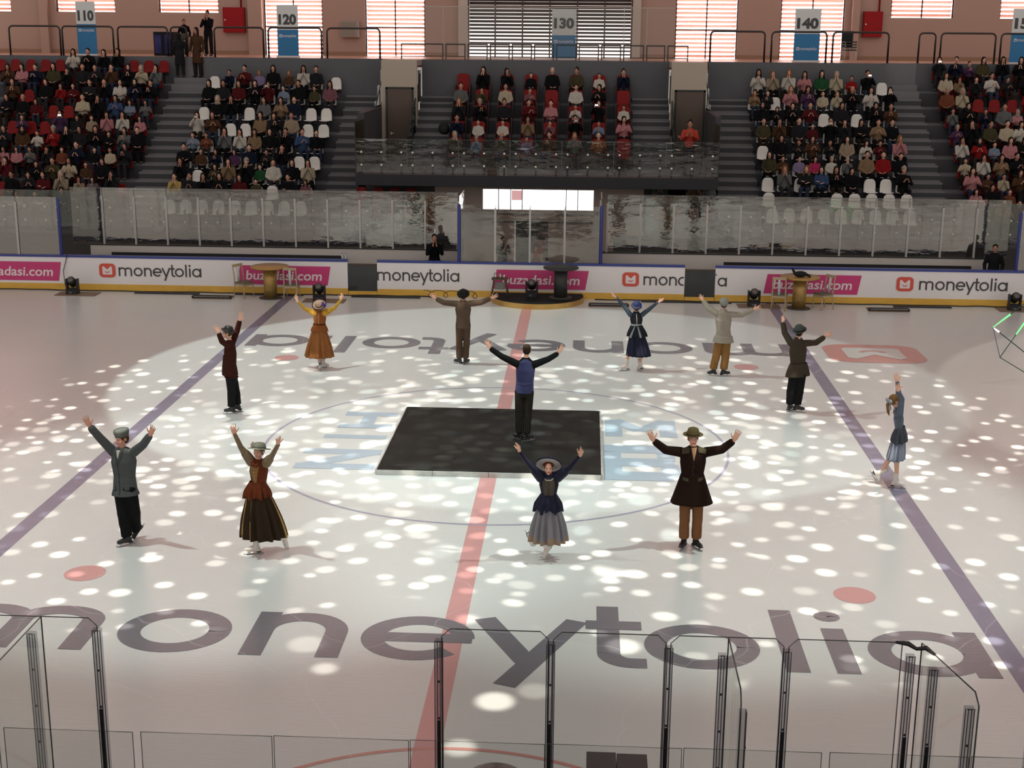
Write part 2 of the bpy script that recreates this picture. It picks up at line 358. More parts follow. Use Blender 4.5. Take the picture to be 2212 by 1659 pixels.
def board_pink(pxr_top, pxl_top=None):
    xr = atY(pxr_top, 590, YA).x; wd = 2.80; xl = xr-wd
    mb = MB(); sh = .10; z0, z1 = .28, .865
    mb.poly([(xl-sh, YA+.004, z0), (xr-sh, YA+.004, z0), (xr, YA+.004, z1), (xl, YA+.004, z1)]); split_ad(mb, 'advert_banner', M_PINK, 'pink slanted banner')
    mb = MB(); font_mesh(mb, 'buzadasi.com', Vector((xl+.17, YA, z0+.15)), X, Z, .40, bold=.016, shear=.12, width=2.36); split_ad(mb, 'advert_lettering', M_ADW, 'white lettering buzadasi.com')
board_pink(133); board_logo(214, 249); board_word(257, 435, 598, 20); board_pink(714)
board_word(815, 992, 605, 20); board_pink(1272); board_logo(1345, 1381); board_word(1390, 1570, 610, 20)
board_pink(1862); board_logo(1939, 1976); board_word(1985, 2176, 625, 20)
for x0, x1, lb in ((-5.57, -4.66, 'dark open bench gate between the gold table and the word moneytolia'), (4.70, 5.62, 'dark open bench gate cutting the word moneytolia in two')):
    g = MB().box(x0+.01, x1-.01, BY+.02, BY+.09, .12, .92).build('bench_gate', M_DGATE, label=lb, cat='gate', group='bench gates')
    MB().box(x0+.01, x1-.01, BY, BY+.1, 0, .12).build('kick_strip', M_YEL, g)
    MB().box(x0+.01, x1-.01, BY+.0, BY+.1, .92, .96).build('top_rail', mat('gate_brown', (.07, .045, .03), .5), g)
# gate-side low wall, bench deck
M_LOW = mat('bench_wall_grey', (.58, .54, .52), .5, noise=.06, nscale=2)
struct(MB().box(-22, 22, BY+.12, 17.3, -.3, .02), 'floor_1', mat('bench_floor', (.10, .10, .10), .7))
struct(MB().box(-14.2, -2.2, 17.3, 17.42, 0, 1.14).box(2.2, 14.3, 17.3, 17.42, 0, 1.14), 'trim_1', M_LOW)
struct(MB().box(-14.2, -2.2, 17.28, 17.44, 1.14, 1.17).box(2.2, 14.3, 17.28, 17.44, 1.14, 1.17), 'trim_2', M_BLACK)

# ------------------------------------------------------------ glass around the far benches
G_FAR = glass('far_glass', (.86, .87, .86), .12, .04, .35, 1.6, 1.0, (1, .97, .92)); G_BOOTH = glass('booth_glass', (.88, .89, .88), .05, .04, .3, 1.6, 1.0, (1, .97, .92)); G_BAL = glass('balustrade_glass', (.88, .90, .89), .07, .05, .25, 1.6)
G_EDGE = mat('glass_edge', (.10, .12, .11), .3); M_ALU = mat('aluminium', (.66, .64, .63), .35, .15); M_BOLT = mat('bolt_steel', (.85, .82, .78), .3)
M_BPOST = mat('post_blue', (.03, .04, .22), .4)
def panel(name, x0, x1, y, z0, z1, gm, label, group, cat='glass panel', t=.012, edges=True, rot=None):
    p = MB().box(x0+.006, x1-.006, y, y+t, z0, z1).build(name, gm, label=label, cat=cat, group=group)
    if edges:
        e = MB(); e.box(x0, x0+.008, y-.002, y+t+.002, z0, z1); e.box(x1-.008, x1, y-.002, y+t+.002, z0, z1); e.box(x0, x1, y-.002, y+t+.002, z1, z1+.008)
        e.build('panel_edge', G_EDGE, p)
    return p
def post(x, y, z0, z1, label, group, m=M_ALU, wd=.05):
    p = MB().box(x-wd/2, x+wd/2, y-.05, y-.002, z0, z1).build('glass_post', m, label=label, cat='post', group=group)
    MB().box(x-.006, x+.006, y-.054, y-.05, z0+.02, z1-.02).build('clamp_strip', mat('clamp_grey', (.2, .2, .2), .4), p); return p
xs = [-2.35-1.035*k for k in range(12)]
for k in range(12):
    x1 = xs[k]; x0 = x1-1.035
    panel('rink_glass_panel', x0, x1, 17.34, 1.17, 2.97, G_FAR, f'clear glass panel behind the left team bench, {ORD[k]} from the booth', 'bench glass panels')
    post(x1, 17.34, 1.17, 2.70, f'bright metal post behind the left team bench, {ORD[k]} from the booth', 'bench glass posts')
for k in range(12):
    x0 = 2.35+1.035*k
    panel('rink_glass_panel', x0, x0+1.035, 17.34, 1.17, 2.97, G_FAR, f'clear glass panel behind the right team bench, {ORD[k]} from the booth', 'bench glass panels')
    post(x0+.0, 17.34, 1.17, 2.70, f'bright metal post behind the right team bench, {ORD[k]} from the booth', 'bench glass posts')
for k in range(4):
    for sgn, sd in ((-1, 'beyond the left blue post'), (1, 'beyond the right blue post')):
        a = 14.53+1.3*k; b = a+1.3
        x0, x1 = (a, b) if sgn > 0 else (-b, -a)
        panel('rink_glass_panel', x0, x1, BY+.06, 1.085, 2.86, G_FAR, f'clear glass panel standing on the boards {sd}, {ORD[k]} from it', 'corner glass panels')
        post(sgn*(b-.02), BY+.06, 1.09, 2.7, f'metal glass post on the boards {sd}, {ORD[k]} from it', 'corner glass posts')
for x, lb in ((-14.48, 'tall blue padded post at the far left end of the bench glass'), (-2.15, 'tall blue padded post at the left edge of the timekeeper booth'), (2.15, 'tall blue padded post at the right edge of the timekeeper booth'), (14.52, 'tall blue padded post at the far right end of the bench glass')):
    p = MB().lathe([(.045, 1.085), (.05, 1.1), (.05, 2.78), (.04, 2.83), (0, 2.84)], 12, M=Matrix.Translation((x, BY+.06, 0))).build('padded_post', M_BPOST, label=lb, cat='post', group='blue posts')
# booth glass
for k in range(4):
    x0 = -2.1+1.05*k
    panel('rink_glass_panel', x0, x0+1.05, BY+.06, 1.085, 2.80, G_BOOTH, f'clear front glass panel of the timekeeper booth, {ORD[k]} from its left blue post', 'booth glass panels')
    if k: post(x0, BY+.06, 1.09, 2.72, f'bright glass post at the front of the timekeeper booth, {ORD[k-1]} from the left', 'booth glass posts')
for sx, nm in ((-1, 'left'), (1, 'right')):
    for k in range(2):
        y0 = BY+.1+.85*k; x = sx*2.15
        p = MB().box(x-.006, x+.006, y0, y0+.84, .02, 3.05).build('rink_glass_panel', G_BOOTH, label=f'clear glass panel on the {nm} flank of the timekeeper booth, {"nearer the ice" if k == 0 else "nearer the stand"}', cat='glass panel', group='booth flank panels')
        MB().box(x-.008, x+.008, y0, y0+.84, 3.05, 3.06).box(x-.01, x+.01, y0+.835, y0+.845, .9, 3.05).build('panel_edge', M_ALU, p)
        pp = MB().box(x-.05, x-.008, y0+.40, y0+.44, .02, 2.85).build('glass_post', M_ALU, label=f'bright post on the {nm} flank of the booth glass, {"nearer the ice" if k == 0 else "nearer the stand"}', cat='post', group='booth flank posts')
# benches (black) behind the boards
for x0, x1, lb in ((-13.4, -6.0, 'long black team bench behind the boards on the left'), (6.0, 13.6, 'long black team bench behind the boards on the right')):
    b = thing('team_bench', lb, 'bench', ((x0+x1)/2, 16.75, .02), group='team benches'); h = (x1-x0)/2
    MB().box(-h, h, -.18, .18, .42, .47).build('seat', M_BLACK, b)
    MB().box(-h, h, .2, .24, .6, .95).build('backrest', M_BLACK, b)
    for k in range(5):
        MB().box(-h+.1+k*(2*h-.25)/4, -h+.15+k*(2*h-.25)/4, -.15, .22, 0, .6 if k % 2 else .42).build('leg', M_BLACK, b)

# ------------------------------------------------------------ grandstand
M_CON = mat('stand_concrete', (.095, .096, .11), .75, noise=.12, nscale=2.5); M_CON2 = mat('stand_riser', (.045, .045, .052), .8); M_WALLP = mat('wall_beige', (.62, .50, .42), .7, noise=.05, nscale=1.5)
M_STEP = mat('stair_tread', (.15, .15, .162), .7, noise=.1, nscale=3)
ZC = [2.09, 2.52, 2.94, 3.38, 3.88, 4.39, 4.92, 5.45, 5.98, 6.52]
FL = [z-.64 for z in ZC]; PLAT = 6.87
def yrow(i): return 20+.8*i
def terrace(mb, x0, x1, r0, r1):
    for i in range(r0, r1+1):
        zb = FL[i-1]-.05 if i > r0 else FL[i]-.6
        y1 = yrow(i)+.2 if i < r1 else yrow(i)+.21
        mb.box(x0, x1, yrow(i)-.6, y1, zb, FL[i], 0)
        mb.box(x0, x1, yrow(i)-.603, yrow(i)-.59, zb, FL[i]-.07, 1)
def stairs(mb, x0, x1, r0, r1, ztop=PLAT, ylast=None):
    for i in range(r0, r1+1):
        z2 = FL[i+1] if i < r1 else ztop
        half = (FL[i]+z2)/2
        mb.box(x0, x1, yrow(i)-.6, yrow(i)+.22, FL[i]-.6, FL[i], 2)
        mb.box(x0, x1, yrow(i)-.2, yrow(i)+.22, FL[i], half, 2)
        for zz, yy, h in ((FL[i], yrow(i)-.603, .2), (half, yrow(i)-.203, .22)):
            mb.box(x0, x1, yy, yy+.01, zz-h, zz-.06, 1)
CM = [M_CON, M_CON2, M_STEP]
def gst(mb): return mb.build('grandstand', CM, kind='structure')
g = MB(); terrace(g, -24, -14.1, 0, 9); gst(g)
g = MB(); terrace(g, -12.6, -7.35, 0, 8); g.box(-12.6, -6.1, 26.6, 27, 5.2, PLAT); gst(g)
g = MB(); terrace(g, 7.55, 12.55, 0, 8); g.box(6.1, 12.55, 26.6, 27, 5.2, PLAT); gst(g)
g = MB(); terrace(g, 13.85, 24, 0, 9); gst(g)
for x0, x1, r1 in ((-14.1, -12.6, 9), (12.55, 13.85, 9)):
    g = MB(); stairs(g, x0, x1, 0, 8, FL[9]); g.box(x0, x1, 26.6, 27.0, 5.2, FL[9], 2).box(x0, x1, 27.0, 27.4, 5.2, FL[9]+.22, 2).box(x0, x1, 27.4, 28, 5.2, PLAT, 2); gst(g)
for x0, x1 in ((-7.35, -6.1), (6.1, 7.55)):
    g = MB(); stairs(g, x0, x1, 0, 8, FL[8]+.4); gst(g)
# middle block on its balcony
g = MB(); terrace(g, -3.2, 3.3, 4, 8); g.box(-4.55, 4.65, 26.6, 27, 5.0, PLAT); g.box(-3.2, 3.3, 22.2, 22.62, 3.0, FL[4], 0); gst(g)
for x0, x1 in ((-4.55, -3.2), (3.3, 4.65)):
    g = MB(); stairs(g, x0, x1, 4, 8, FL[8]+.4); gst(g)
M_FASC = mat('fascia_black', (.010, .011, .015), .6)
struct(MB().box(-5.85, 5.9, 19.15, 25.4, 3.0, FL[4]-.005), 'floor_2', M_CON)
struct(MB().box(-5.87, 5.92, 19.05, 19.15, 2.98, FL[4]+.09).box(-5.87, 5.92, 19.15, 22.4, 2.96, 3.0), 'trim_3', M_FASC)
g = MB(); terrace(g, -6.1, -3.42, 0, 1); gst(g)
g = MB(); terrace(g, 3.6, 6.1, 0, 1); gst(g)
struct(MB().box(-6.1, -3.42, 21.0, 21.1, 1.5, 3.0).box(3.6, 6.1, 21.0, 21.1, 1.5, 3.0).box(-6.1, -5.85, 21, 26.6, 1.5, 5.2).box(5.92, 6.1, 21, 26.6, 1.5, 5.2), 'wall_side', M_CON2)
struct(MB().box(-24, -2.6, 18.55, 19.42, -.3, 1.40).box(2.6, 24, 18.55, 19.42, -.3, 1.40), 'floor_3', M_CON)
struct(MB().box(-24, -2.6, 18.5, 18.55, .0, 1.30).box(2.6, 24, 18.5, 18.55, .0, 1.30), 'trim_4', mat('stand_base_dark', (.045, .042, .04), .6))
struct(MB().box(-2.6, 2.6, 17.3, 21, -.3, .02), 'floor_4', M_CON2)
struct(MB().box(-24, 24, 27.4 if False else 28.0, 34.0, PLAT-.3, PLAT).box(-12.6, 12.55, 27.0, 28.0, PLAT-.3, PLAT), 'floor_5', mat('platform_floor', (.50, .30, .22), .35, noise=.05))
struct(MB().box(-24, -14.1, 27.41, 28.0, 5.5, PLAT).box(13.85, 24, 27.41, 28, 5.5, PLAT), 'trim_5', M_CON)
# door recesses beside the middle block
M_DOOR = mat('door_brown', (.085, .055, .04), .5)
for n, (x0, x1, d0, d1) in enumerate(((-5.85, -4.55, -5.62, -4.74), (4.65, 5.92, 4.86, 5.82))):
    struct(MB().box(x0, x1, 25.0, 25.2, FL[4], PLAT).box(x0, x1, 25.2, 27, PLAT-.2, PLAT), f'wall_recess', mat('recess_beige', (.42, .36, .29), .7))
    d = struct(MB().box(d0, d1, 24.93, 24.99, FL[4], 5.84), f'door_{n+1}', M_DOOR)
    MB().box(d0+.1, d0+.14, 24.89, 24.93, 4.2, 4.3).box(d0+.1, d0+.22, 24.87, 24.89, 4.24, 4.27).build('door_handle', M_ALU, d)
    MB().box(d0-.07, d0, 24.92, 25.0, FL[4], 5.9).box(d1, d1+.07, 24.92, 25.0, FL[4], 5.9).box(d0-.07, d1+.07, 24.92, 25, 5.84, 5.91).build('door_frame', M_BLACK, d)
# under-balcony lobby wall
M_LOB = mat('lobby_beige', (.40, .31, .27), .7, noise=.04)
wx0, wx1, wz0, wz1 = atY(1043, 430, 20.5).x, atY(1282, 430, 20.5).x, atY(1160, 454, 20.5).z, atY(1160, 410, 20.5).z
mb = MB(); mb.box(-3.42, wx0, 20.5, 20.6, .0, 3.0).box(wx1, 3.6, 20.5, 20.6, .0, 3.0).box(wx0, wx1, 20.5, 20.6, wz1, 3.0).box(wx0, wx1, 20.5, 20.6, wz0-.32, wz0)
mb.box(wx0, -.72, 20.5, 20.6, 0, wz0-.32).box(.42, wx1, 20.5, 20.6, 0, wz0-.32)
struct(mb, 'wall_lobby', M_LOB)
struct(MB().box(-.72, .42, 21.2, 21.25, 0, wz0-.32), 'door_3', M_BLACK)  # black sheet set back in the lobby doorway paints the tunnel's shade
struct(MB().box(wx0-.1, wx1+.1, 20.36, 20.52, wz0-.36, wz0-.32).box(wx0-.1, wx1+.1, 20.36, 20.52, wz0-.10, wz0-.06), 'trim_6', mat('sill_grey', (.45, .42, .40), .5))
LOB = struct(MB().box(wx0-.6, wx1+.6, 23.4, 23.45, 1.4, 3.3), 'window_1', mat('lobby_daylight', (1, 1, 1), .5, emit=(1, .95, .93), es=3.0))
lf = MB()
for px in (1077, 1103, 1128, 1223, 1248): x = atY(px, 430, 20.55).x; lf.box(x-.015, x+.015, 20.53, 20.57, wz0, wz1)
lf.build('window_mullion', mat('mullion_grey', (.3, .28, .28), .5), LOB)
po = MB().box(atY(1105, 430, 20.7).x, atY(1127, 430, 20.7).x, 20.70, 20.71, wz0+.3, wz1-.05).build('poster', mat('poster_pale', (.85, .55, .55), .6, emit=(.9, .5, .5), es=.6), label='pale pink notice stuck inside the lit lobby window', cat='poster')
font_mesh(MB(), 'x', Vector(), X, Z) if False else None
ex = MB().box(-.03, .22, 20.42, 20.5, wz1+.02, wz1+.16).build('exit_sign', mat('exit_sign_body', (.45, .42, .38), .5), label='small exit sign box above the lit lobby window', cat='sign')
font_mesh(MB(), 'EXIT', Vector((.0, 20.415, wz1+.06)), X, Z, .09, width=.19).build('sign_lettering', M_ADW, ex)

# balustrades with bolts
def balustrade(name, xs, y, z0, z1, bz, labelf, group, clip=True):
    for k in range(len(xs)-1):
        x0, x1 = xs[k], xs[k+1]
        p = panel(name, x0, x1, y, z0, z1, G_BAL, labelf(k), group)
        for zz in bz:
            for t in (.11, .5, .89):
                xb = x0+(x1-x0)*t
                MB().lathe([(0, .03), (.032, .025), (.035, 0), (.03, -.01)], 10, M=Matrix.Translation((xb, y-.012, zz)) @ Matrix.Rotation(R(90), 4, 'X')).build('glass_bolt', M_BOLT, p)
        c = MB()
        for t in (.11, .5, .89):
            xb = x0+(x1-x0)*t; c.box(xb-.035, xb+.035, y+.015, y+.05, z0-.05, bz[-1]+.03)
        c.build('bracket', M_BLACK, p)
xsl = [-3.45-1.78*k for k in range(9)][::-1]
balustrade('balustrade_panel', xsl, 18.6, 1.46, 2.72, (1.74, 2.18), lambda k: f'glass balustrade panel with round bolts, {ORD[len(xsl)-2-k]} from the lobby towards the left corner', 'lower balustrade panels')
xsr = [3.6+1.78*k for k in range(9)]
balustrade('balustrade_panel', xsr, 18.6, 1.46, 2.72, (1.74, 2.18), lambda k: f'glass balustrade panel with round bolts, {ORD[k]} from the lobby towards the right corner', 'lower balustrade panels')
xsb = [-5.85+1.678*k for k in range(8)]
balustrade('balustrade_panel', xsb, 19.1, 3.40, 4.47, (3.64, 4.05), lambda k: f'glass balustrade panel on the middle balcony, {ORD[k]} from its block 120 end', 'balcony balustrade panels')
for sx, nm in ((-5.86, 'left'), (5.91, 'right')):
    p = MB().box(sx-.006, sx+.006, 19.1, 21.6, 3.35, 5.0).build('balustrade_panel', G_BAL, label=f'tall glass screen closing the {nm} flank of the middle balcony', cat='glass panel')
    MB().box(sx-.012, sx+.012, 19.08, 19.12, 3.35, 5.03).build('panel_edge', M_BLACK, p)
# stepped glass beside the door recesses
for n, (sx, nm) in enumerate(((-6.0, 'left'), (-4.6, 'left inner'), (4.7, 'right inner'), (6.02, 'right'))):
    p = MB()
    for k in range(4, 9): p.box(sx-.006, sx+.006, yrow(k)-.6, yrow(k)+.2, FL[k], FL[k]+1.15)
    p = p.build('stair_glass', G_BAL, label=f'stepped glass guard along the {["outer left", "inner left", "inner right", "outer right"][n]} stair by a brown door', cat='glass guard', group='stair guards')
    h = MB(); h.tube([(sx, yrow(4)-.5, FL[4]+1.0), (sx, yrow(8)+.1, FL[8]+1.0)], .022)
    for k in range(4, 9): h.box(sx-.02, sx+.02, yrow(k)-.05, yrow(k)+.0, FL[k], FL[k]+.95)
    h.build('handrail', M_BLACK, p)

# ------------------------------------------------------------ back wall and windows
WY = 34.0; WTOP = 24.0; WT = 27.0
M_WALL = mat('wall_pink_beige', (.43, .27, .22), .75, noise=.05, nscale=.7); M_PIL = mat('pillar_beige', (.52, .42, .37), .7)
WIN = [(-27, -23.13, 8.60, 'h'), (-21.16, -18.58, 8.60, 'h'), (-16.7, -14.1, 8.60, 'h'), (-12.17, -9.65, PLAT, 't'), (-7.83, -5.28, PLAT, 't'), (-3.46, 3.46, PLAT, 'd'), (5.27, 7.87, PLAT, 't'), (9.63, 12.27, PLAT, 't'), (14.15, 16.72, 8.60, 'h'), (18.61, 22, 8.60, 'h')]
wl = MB(); xp = -28
for a, b, z0, k in WIN:
    wl.box(xp, a, WY, WY+.4, PLAT-.3, WT)
    if z0 > PLAT: wl.box(a, b, WY, WY+.4, PLAT-.3, z0)
    wl.box(a, b, WY, WY+.4, WTOP, WT); xp = b
wl.box(xp, 28, WY, WY+.4, PLAT-.3, WT); struct(wl, 'wall_back', M_WALL)
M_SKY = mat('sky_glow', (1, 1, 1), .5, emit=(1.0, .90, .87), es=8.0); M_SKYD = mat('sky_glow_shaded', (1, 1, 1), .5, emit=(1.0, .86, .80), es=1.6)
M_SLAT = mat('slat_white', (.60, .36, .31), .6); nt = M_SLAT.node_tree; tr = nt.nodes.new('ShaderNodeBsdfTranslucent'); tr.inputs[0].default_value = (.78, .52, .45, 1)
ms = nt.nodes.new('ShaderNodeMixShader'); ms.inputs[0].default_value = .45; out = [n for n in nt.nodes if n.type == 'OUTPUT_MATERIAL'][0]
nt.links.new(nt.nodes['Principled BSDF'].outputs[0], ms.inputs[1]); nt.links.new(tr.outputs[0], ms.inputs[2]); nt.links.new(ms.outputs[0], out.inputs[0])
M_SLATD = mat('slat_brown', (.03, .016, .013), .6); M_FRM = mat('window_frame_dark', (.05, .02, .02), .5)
for n, (a, b, z0, k) in enumerate(WIN):
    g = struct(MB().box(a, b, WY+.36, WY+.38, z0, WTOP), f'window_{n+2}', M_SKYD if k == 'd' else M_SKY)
    f = MB(); f.box(a, a+.05, WY+.10, WY+.16, z0, WTOP).box(b-.05, b, WY+.10, WY+.16, z0, WTOP)
    if k == 'd':
        for i in range(1, 6): xx = a+(b-a)*i/6; f.box(xx-.03, xx+.03, WY+.02, WY+.1, z0, WTOP)
    else:
        f.box((a+b)/2-.025, (a+b)/2+.025, WY+.08, WY+.14, z0, WTOP)
        if k == 't': f.box(a, b, WY+.08, WY+.14, 8.02, 8.07)
    f.build('window_frame', M_FRM, g)
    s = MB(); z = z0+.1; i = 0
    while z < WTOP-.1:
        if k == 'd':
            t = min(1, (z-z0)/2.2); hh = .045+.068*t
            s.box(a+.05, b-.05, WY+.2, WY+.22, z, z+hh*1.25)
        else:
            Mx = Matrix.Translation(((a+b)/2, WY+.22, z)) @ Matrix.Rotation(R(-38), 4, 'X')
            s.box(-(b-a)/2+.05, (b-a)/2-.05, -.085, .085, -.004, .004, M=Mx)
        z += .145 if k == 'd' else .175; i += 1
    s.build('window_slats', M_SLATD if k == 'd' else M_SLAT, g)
sk = MB(); xp = -28
for a, b, z0, k in WIN:
    if z0 == PLAT: sk.box(xp, a, WY-.03, WY, PLAT, PLAT+.16); xp = b
sk.box(xp, 28, WY-.03, WY, PLAT, PLAT+.16); struct(sk, 'baseboard_back', mat('skirting_brown', (.30, .16, .10), .5))
for px0, px1, m in ((86, 104, M_WALL), (536, 566, M_WALL), (990, 1010, M_PIL), (1367, 1384, M_PIL), (1840, 1856, M_WALL)):
    a = atY(px0, 60, WY-.3).x; b = atY(px1, 60, WY-.3).x
    struct(MB().box(a, b, WY-.3, WY, PLAT, WT), 'trim_7', m)

# wall fittings
M_RBOX = mat('cabinet_red', (.30, .004, .008), .5, spec=.2)
for (p0, p1, q0, q1), lb in (((483, 527, 16, 70), 'red fire hose cabinet on the wall between signs 110 and 120'), ((1863, 1908, 25, 80), 'red fire hose cabinet on the wall to the right of sign 140')):
    a = atY(p0, q1, WY-.2); b = atY(p1, q0, WY-.2)
    c = MB().box(a.x, b.x, WY-.22, WY, a.z, b.z).build('fire_cabinet', M_RBOX, label=lb, cat='cabinet')
    MB().box(a.x+.04, b.x-.04, WY-.235, WY-.22, a.z+.04, b.z-.04).build('cabinet_door', M_RBOX, c)
    MB().box(a.x+.07, a.x+.12, WY-.25, WY-.235, (a.z+b.z)/2-.03, (a.z+b.z)/2+.03).build('cabinet_knob', M_ALU, c)
    MB().tube([(b.x-.15, WY-.1, b.z), (b.x-.15, WY-.1, WT)], .035).build('water_pipe', M_RBOX, c)
a = atY(737, 80, WY-.2); b = atY(775, 46, WY-.2)
c = MB().box(a.x, b.x, WY-.25, WY, a.z, b.z).build('wall_heater', mat('heater_grey', (.32, .25, .22), .5), label='grey metal wall unit between the two bright windows beside sign 120', cat='wall unit')
MB().box(a.x+.04, b.x-.14, WY-.26, WY-.25, a.z+.04, b.z-.04).build('front_cover', mat('heater_cover', (.25, .20, .17), .5), c)

# sign banners
M_BANW = mat('banner_white', (.62, .64, .64), .6); M_BANB = mat('banner_blue', (.02, .17, .38), .6)
for txt, p0, p1, q0, q1, qm in (('110', 162, 211, 3, 115, 52), ('120', 597, 646, 11, 124, 64), ('130', 1193, 1243, 19, 132, 76), ('140', 1719, 1768, 19, 133, 73), ('150', 2190, 2239, 19, 134, 73)):
    y = 28.4; a = atY(p0, q0, y); b = atY(p1, q1, y); zm = atY(p0, qm, y).z
    t = thing('roll_up_banner', 'roll-up banner, white over blue, numbered ' + {'110': 'one hundred ten, far left', '120': 'one hundred twenty, before a bright window', '130': 'one hundred thirty, before the louvred window', '140': 'one hundred forty, before a bright window', '150': 'one hundred fifty, cut off by the frame edge'}[txt], 'banner', ((a.x+b.x)/2, y, PLAT), group='numbered banners'); h = (b.x-a.x)/2
    MB().box(-h, h, -.01, .01, zm-PLAT, a.z-PLAT).build('banner_panel', M_BANW, t)
    lo = MB().box(-h, h, -.01, .01, .06, zm-PLAT).build('banner_panel', M_BANB, t); lo['label'] = 'blue lower half with small moneytolia wordmark'
    MB().box(-h-.03, h+.03, -.1, .1, 0, .06).build('banner_base', M_ALU, t)
    MB().tube([(0, .03, .05), (0, .03, a.z-PLAT)], .012).build('banner_pole', M_ALU, t)
    font_mesh(MB(), txt, Vector((-h*.84, -.014, a.z-PLAT-.70)), X, Z, .50, bold=.05, width=h*1.68).build('banner_number', M_INK, t)
    zz = zm-PLAT-.28 if txt != '140' else zm-PLAT-.60
    lw = MB(); put_word(lw, 'moneytolia', Vector((-h*.52, -.014, zz)), X*(h*1.3), Z*.075); logo(lw, Vector((-h*.68, -.014, zz+.05)), X*.055, Z*.055, -Y, 0, 1)
    lw.build('banner_lettering', [M_ADW, M_BANB], t)

# railings on the platform edge
M_RAIL = mat('rail_black', (.015, .011, .012), .35)
def uframe(x0, x1, y, label, z0=PLAT, h=1.1, name='safety_rail'):
    r = .14; p = [(x0, y, z0)] + [(x0+r-r*math.cos(R(t)), y, z0+h-r+r*math.sin(R(t))) for t in (0, 30, 60, 90)] + [(x1-r+r*math.sin(R(t)), y, z0+h-r+r*math.cos(R(t))) for t in (0, 30, 60, 90)] + [(x1, y, z0)]
    o = MB().tube(p, .036).build(name, M_RAIL, label=label, cat='railing', group='black hoop railings')
    MB().box(x0-.06, x0+.06, y-.06, y+.06, z0, z0+.015).box(x1-.06, x1+.06, y-.06, y+.06, z0, z0+.015).build('base_plate', M_RAIL, o)
hoops = [(-20.66, -18.67, 27.7), (-18.58, -16.59, 27.7), (-16.41, -14.47, 27.7), (-14.35, -13.73, 27.7), (-12.40, -10.54, 26.75), (-10.35, -8.34, 26.75), (-8.13, -6.14, 26.75), (6.14, 8.13, 26.75), (8.38, 10.38, 26.75), (10.61, 12.63, 26.75), (13.95, 14.55, 27.7), (14.75, 16.75, 27.7), (16.95, 18.95, 27.7)]
hl = ['second hoop railing to the left of sign 110', 'black hoop railing crossing in front of sign 110', 'black hoop railing just right of sign 110', 'narrow black hoop railing at the top of the left stair', 'black hoop railing in front of the left red cabinet', 'black hoop railing crossing in front of sign 120', 'black hoop railing in front of the grey wall unit', 'black hoop railing at the left end of the block under sign 140', 'black hoop railing crossing in front of sign 140', 'black hoop railing in front of the right red cabinet', 'narrow black hoop railing at the top of the right stair', 'black hoop railing between the narrow hoop and sign 150', 'black hoop railing in front of sign 150']
for (a, b, y), l in zip(hoops, hl): uframe(a, b, y, l)
px = [-5.39, -3.72, -2.89, -2.06, -1.24, -.41, .41, 1.25, 2.08, 2.90, 3.75, 4.53, 5.38]
for k in range(len(px)-1):
    a, b = px[k]+.06, px[k+1]-.06; y = 26.75
    o = MB().box(a-.02, a+.02, y-.02, y+.02, PLAT, PLAT+.58).box(b-.02, b+.02, y-.02, y+.02, PLAT, PLAT+.58).box(a, b, y-.018, y+.018, PLAT+.53, PLAT+.58).box(a, b, y-.015, y+.015, PLAT+.1, PLAT+.13).build('low_rail', M_RAIL, label=f'low black rail section before the louvred window, {ORD[k]} from sign 120', cat='railing', group='low rail sections')
wsx = [-4.55, -3.78, -2.9, -1.0, 1.0, 2.95, 3.8, 4.8]
for k in range(7):
    panel('wind_screen_panel', wsx[k], wsx[k+1], 26.95, PLAT+.1, 8.77, glass('screen_glass', (.92, .92, .92), .01, .1, fk=.3), f'tall clear screen panel above the middle block, {ORD[k]} from sign 120', 'clear screen panels', edges=False)
sc_e = MB()
for x in (-3.78, -2.9, 2.95, 3.8): sc_e.box(x-.01, x+.01, 26.94, 26.97, PLAT+.1, 8.77)
sc_e.box(-4.55, 4.8, 26.94, 26.97, 8.77, 8.80).build('screen_frame', mat('frame_pale', (.45, .36, .32), .5), label='thin pale frame holding the clear screen above the middle block', cat='frame')

# ------------------------------------------------------------ people: builders
M_SKIN = mat('skin_light', (.72, .40, .29), .5); M_SKIN2 = mat('skin_warm', (.60, .30, .21), .5); M_LIP = mat('lips', (.50, .07, .07), .4); M_EYE = mat('eye_dark', (.03, .02, .02), .3); M_EYEW = mat('eye_white', (.75, .72, .70), .3)
M_BROW = mat('brow_brown', (.09, .05, .03), .8)
def orth(d, h):
    """frame: z along d, x near h"""
    z = d.normalized(); x = (h - z*h.dot(z))
    if x.length < 1e-4: x = Vector((1, 0, 0)) - z*z.x
    x.normalize(); y = z.cross(x); return Matrix((x, y, z)).transposed()
def limb(mb, a, b, ra, rb, flat=1.0, side=None, n=12):
    """closed tapered limb piece with round ends"""
    a, b = Vector(a), Vector(b); d = b-a
    if d.length < 1e-5: return
    M = orth(d, side if side is not None else Vector((1, .01, .02))); L = d.length; rings = []
    for t in (-1, -.87, -.6, -.3): rr = ra*math.sqrt(max(0, 1-t*t)) + 1e-4; rings.append((rr, ra*t))
    for k in range(5): rings.append((ra+(rb-ra)*k/4, L*k/4))
    for t in (.3, .6, .87, 1): rr = rb*math.sqrt(max(0, 1-t*t)) + 1e-4; rings.append((rr, L+rb*t))
    mb.loft([[a + M @ Vector((r*math.cos(2*math.pi*j/n), r*flat*math.sin(2*math.pi*j/n), z)) for j in range(n)] for r, z in rings])
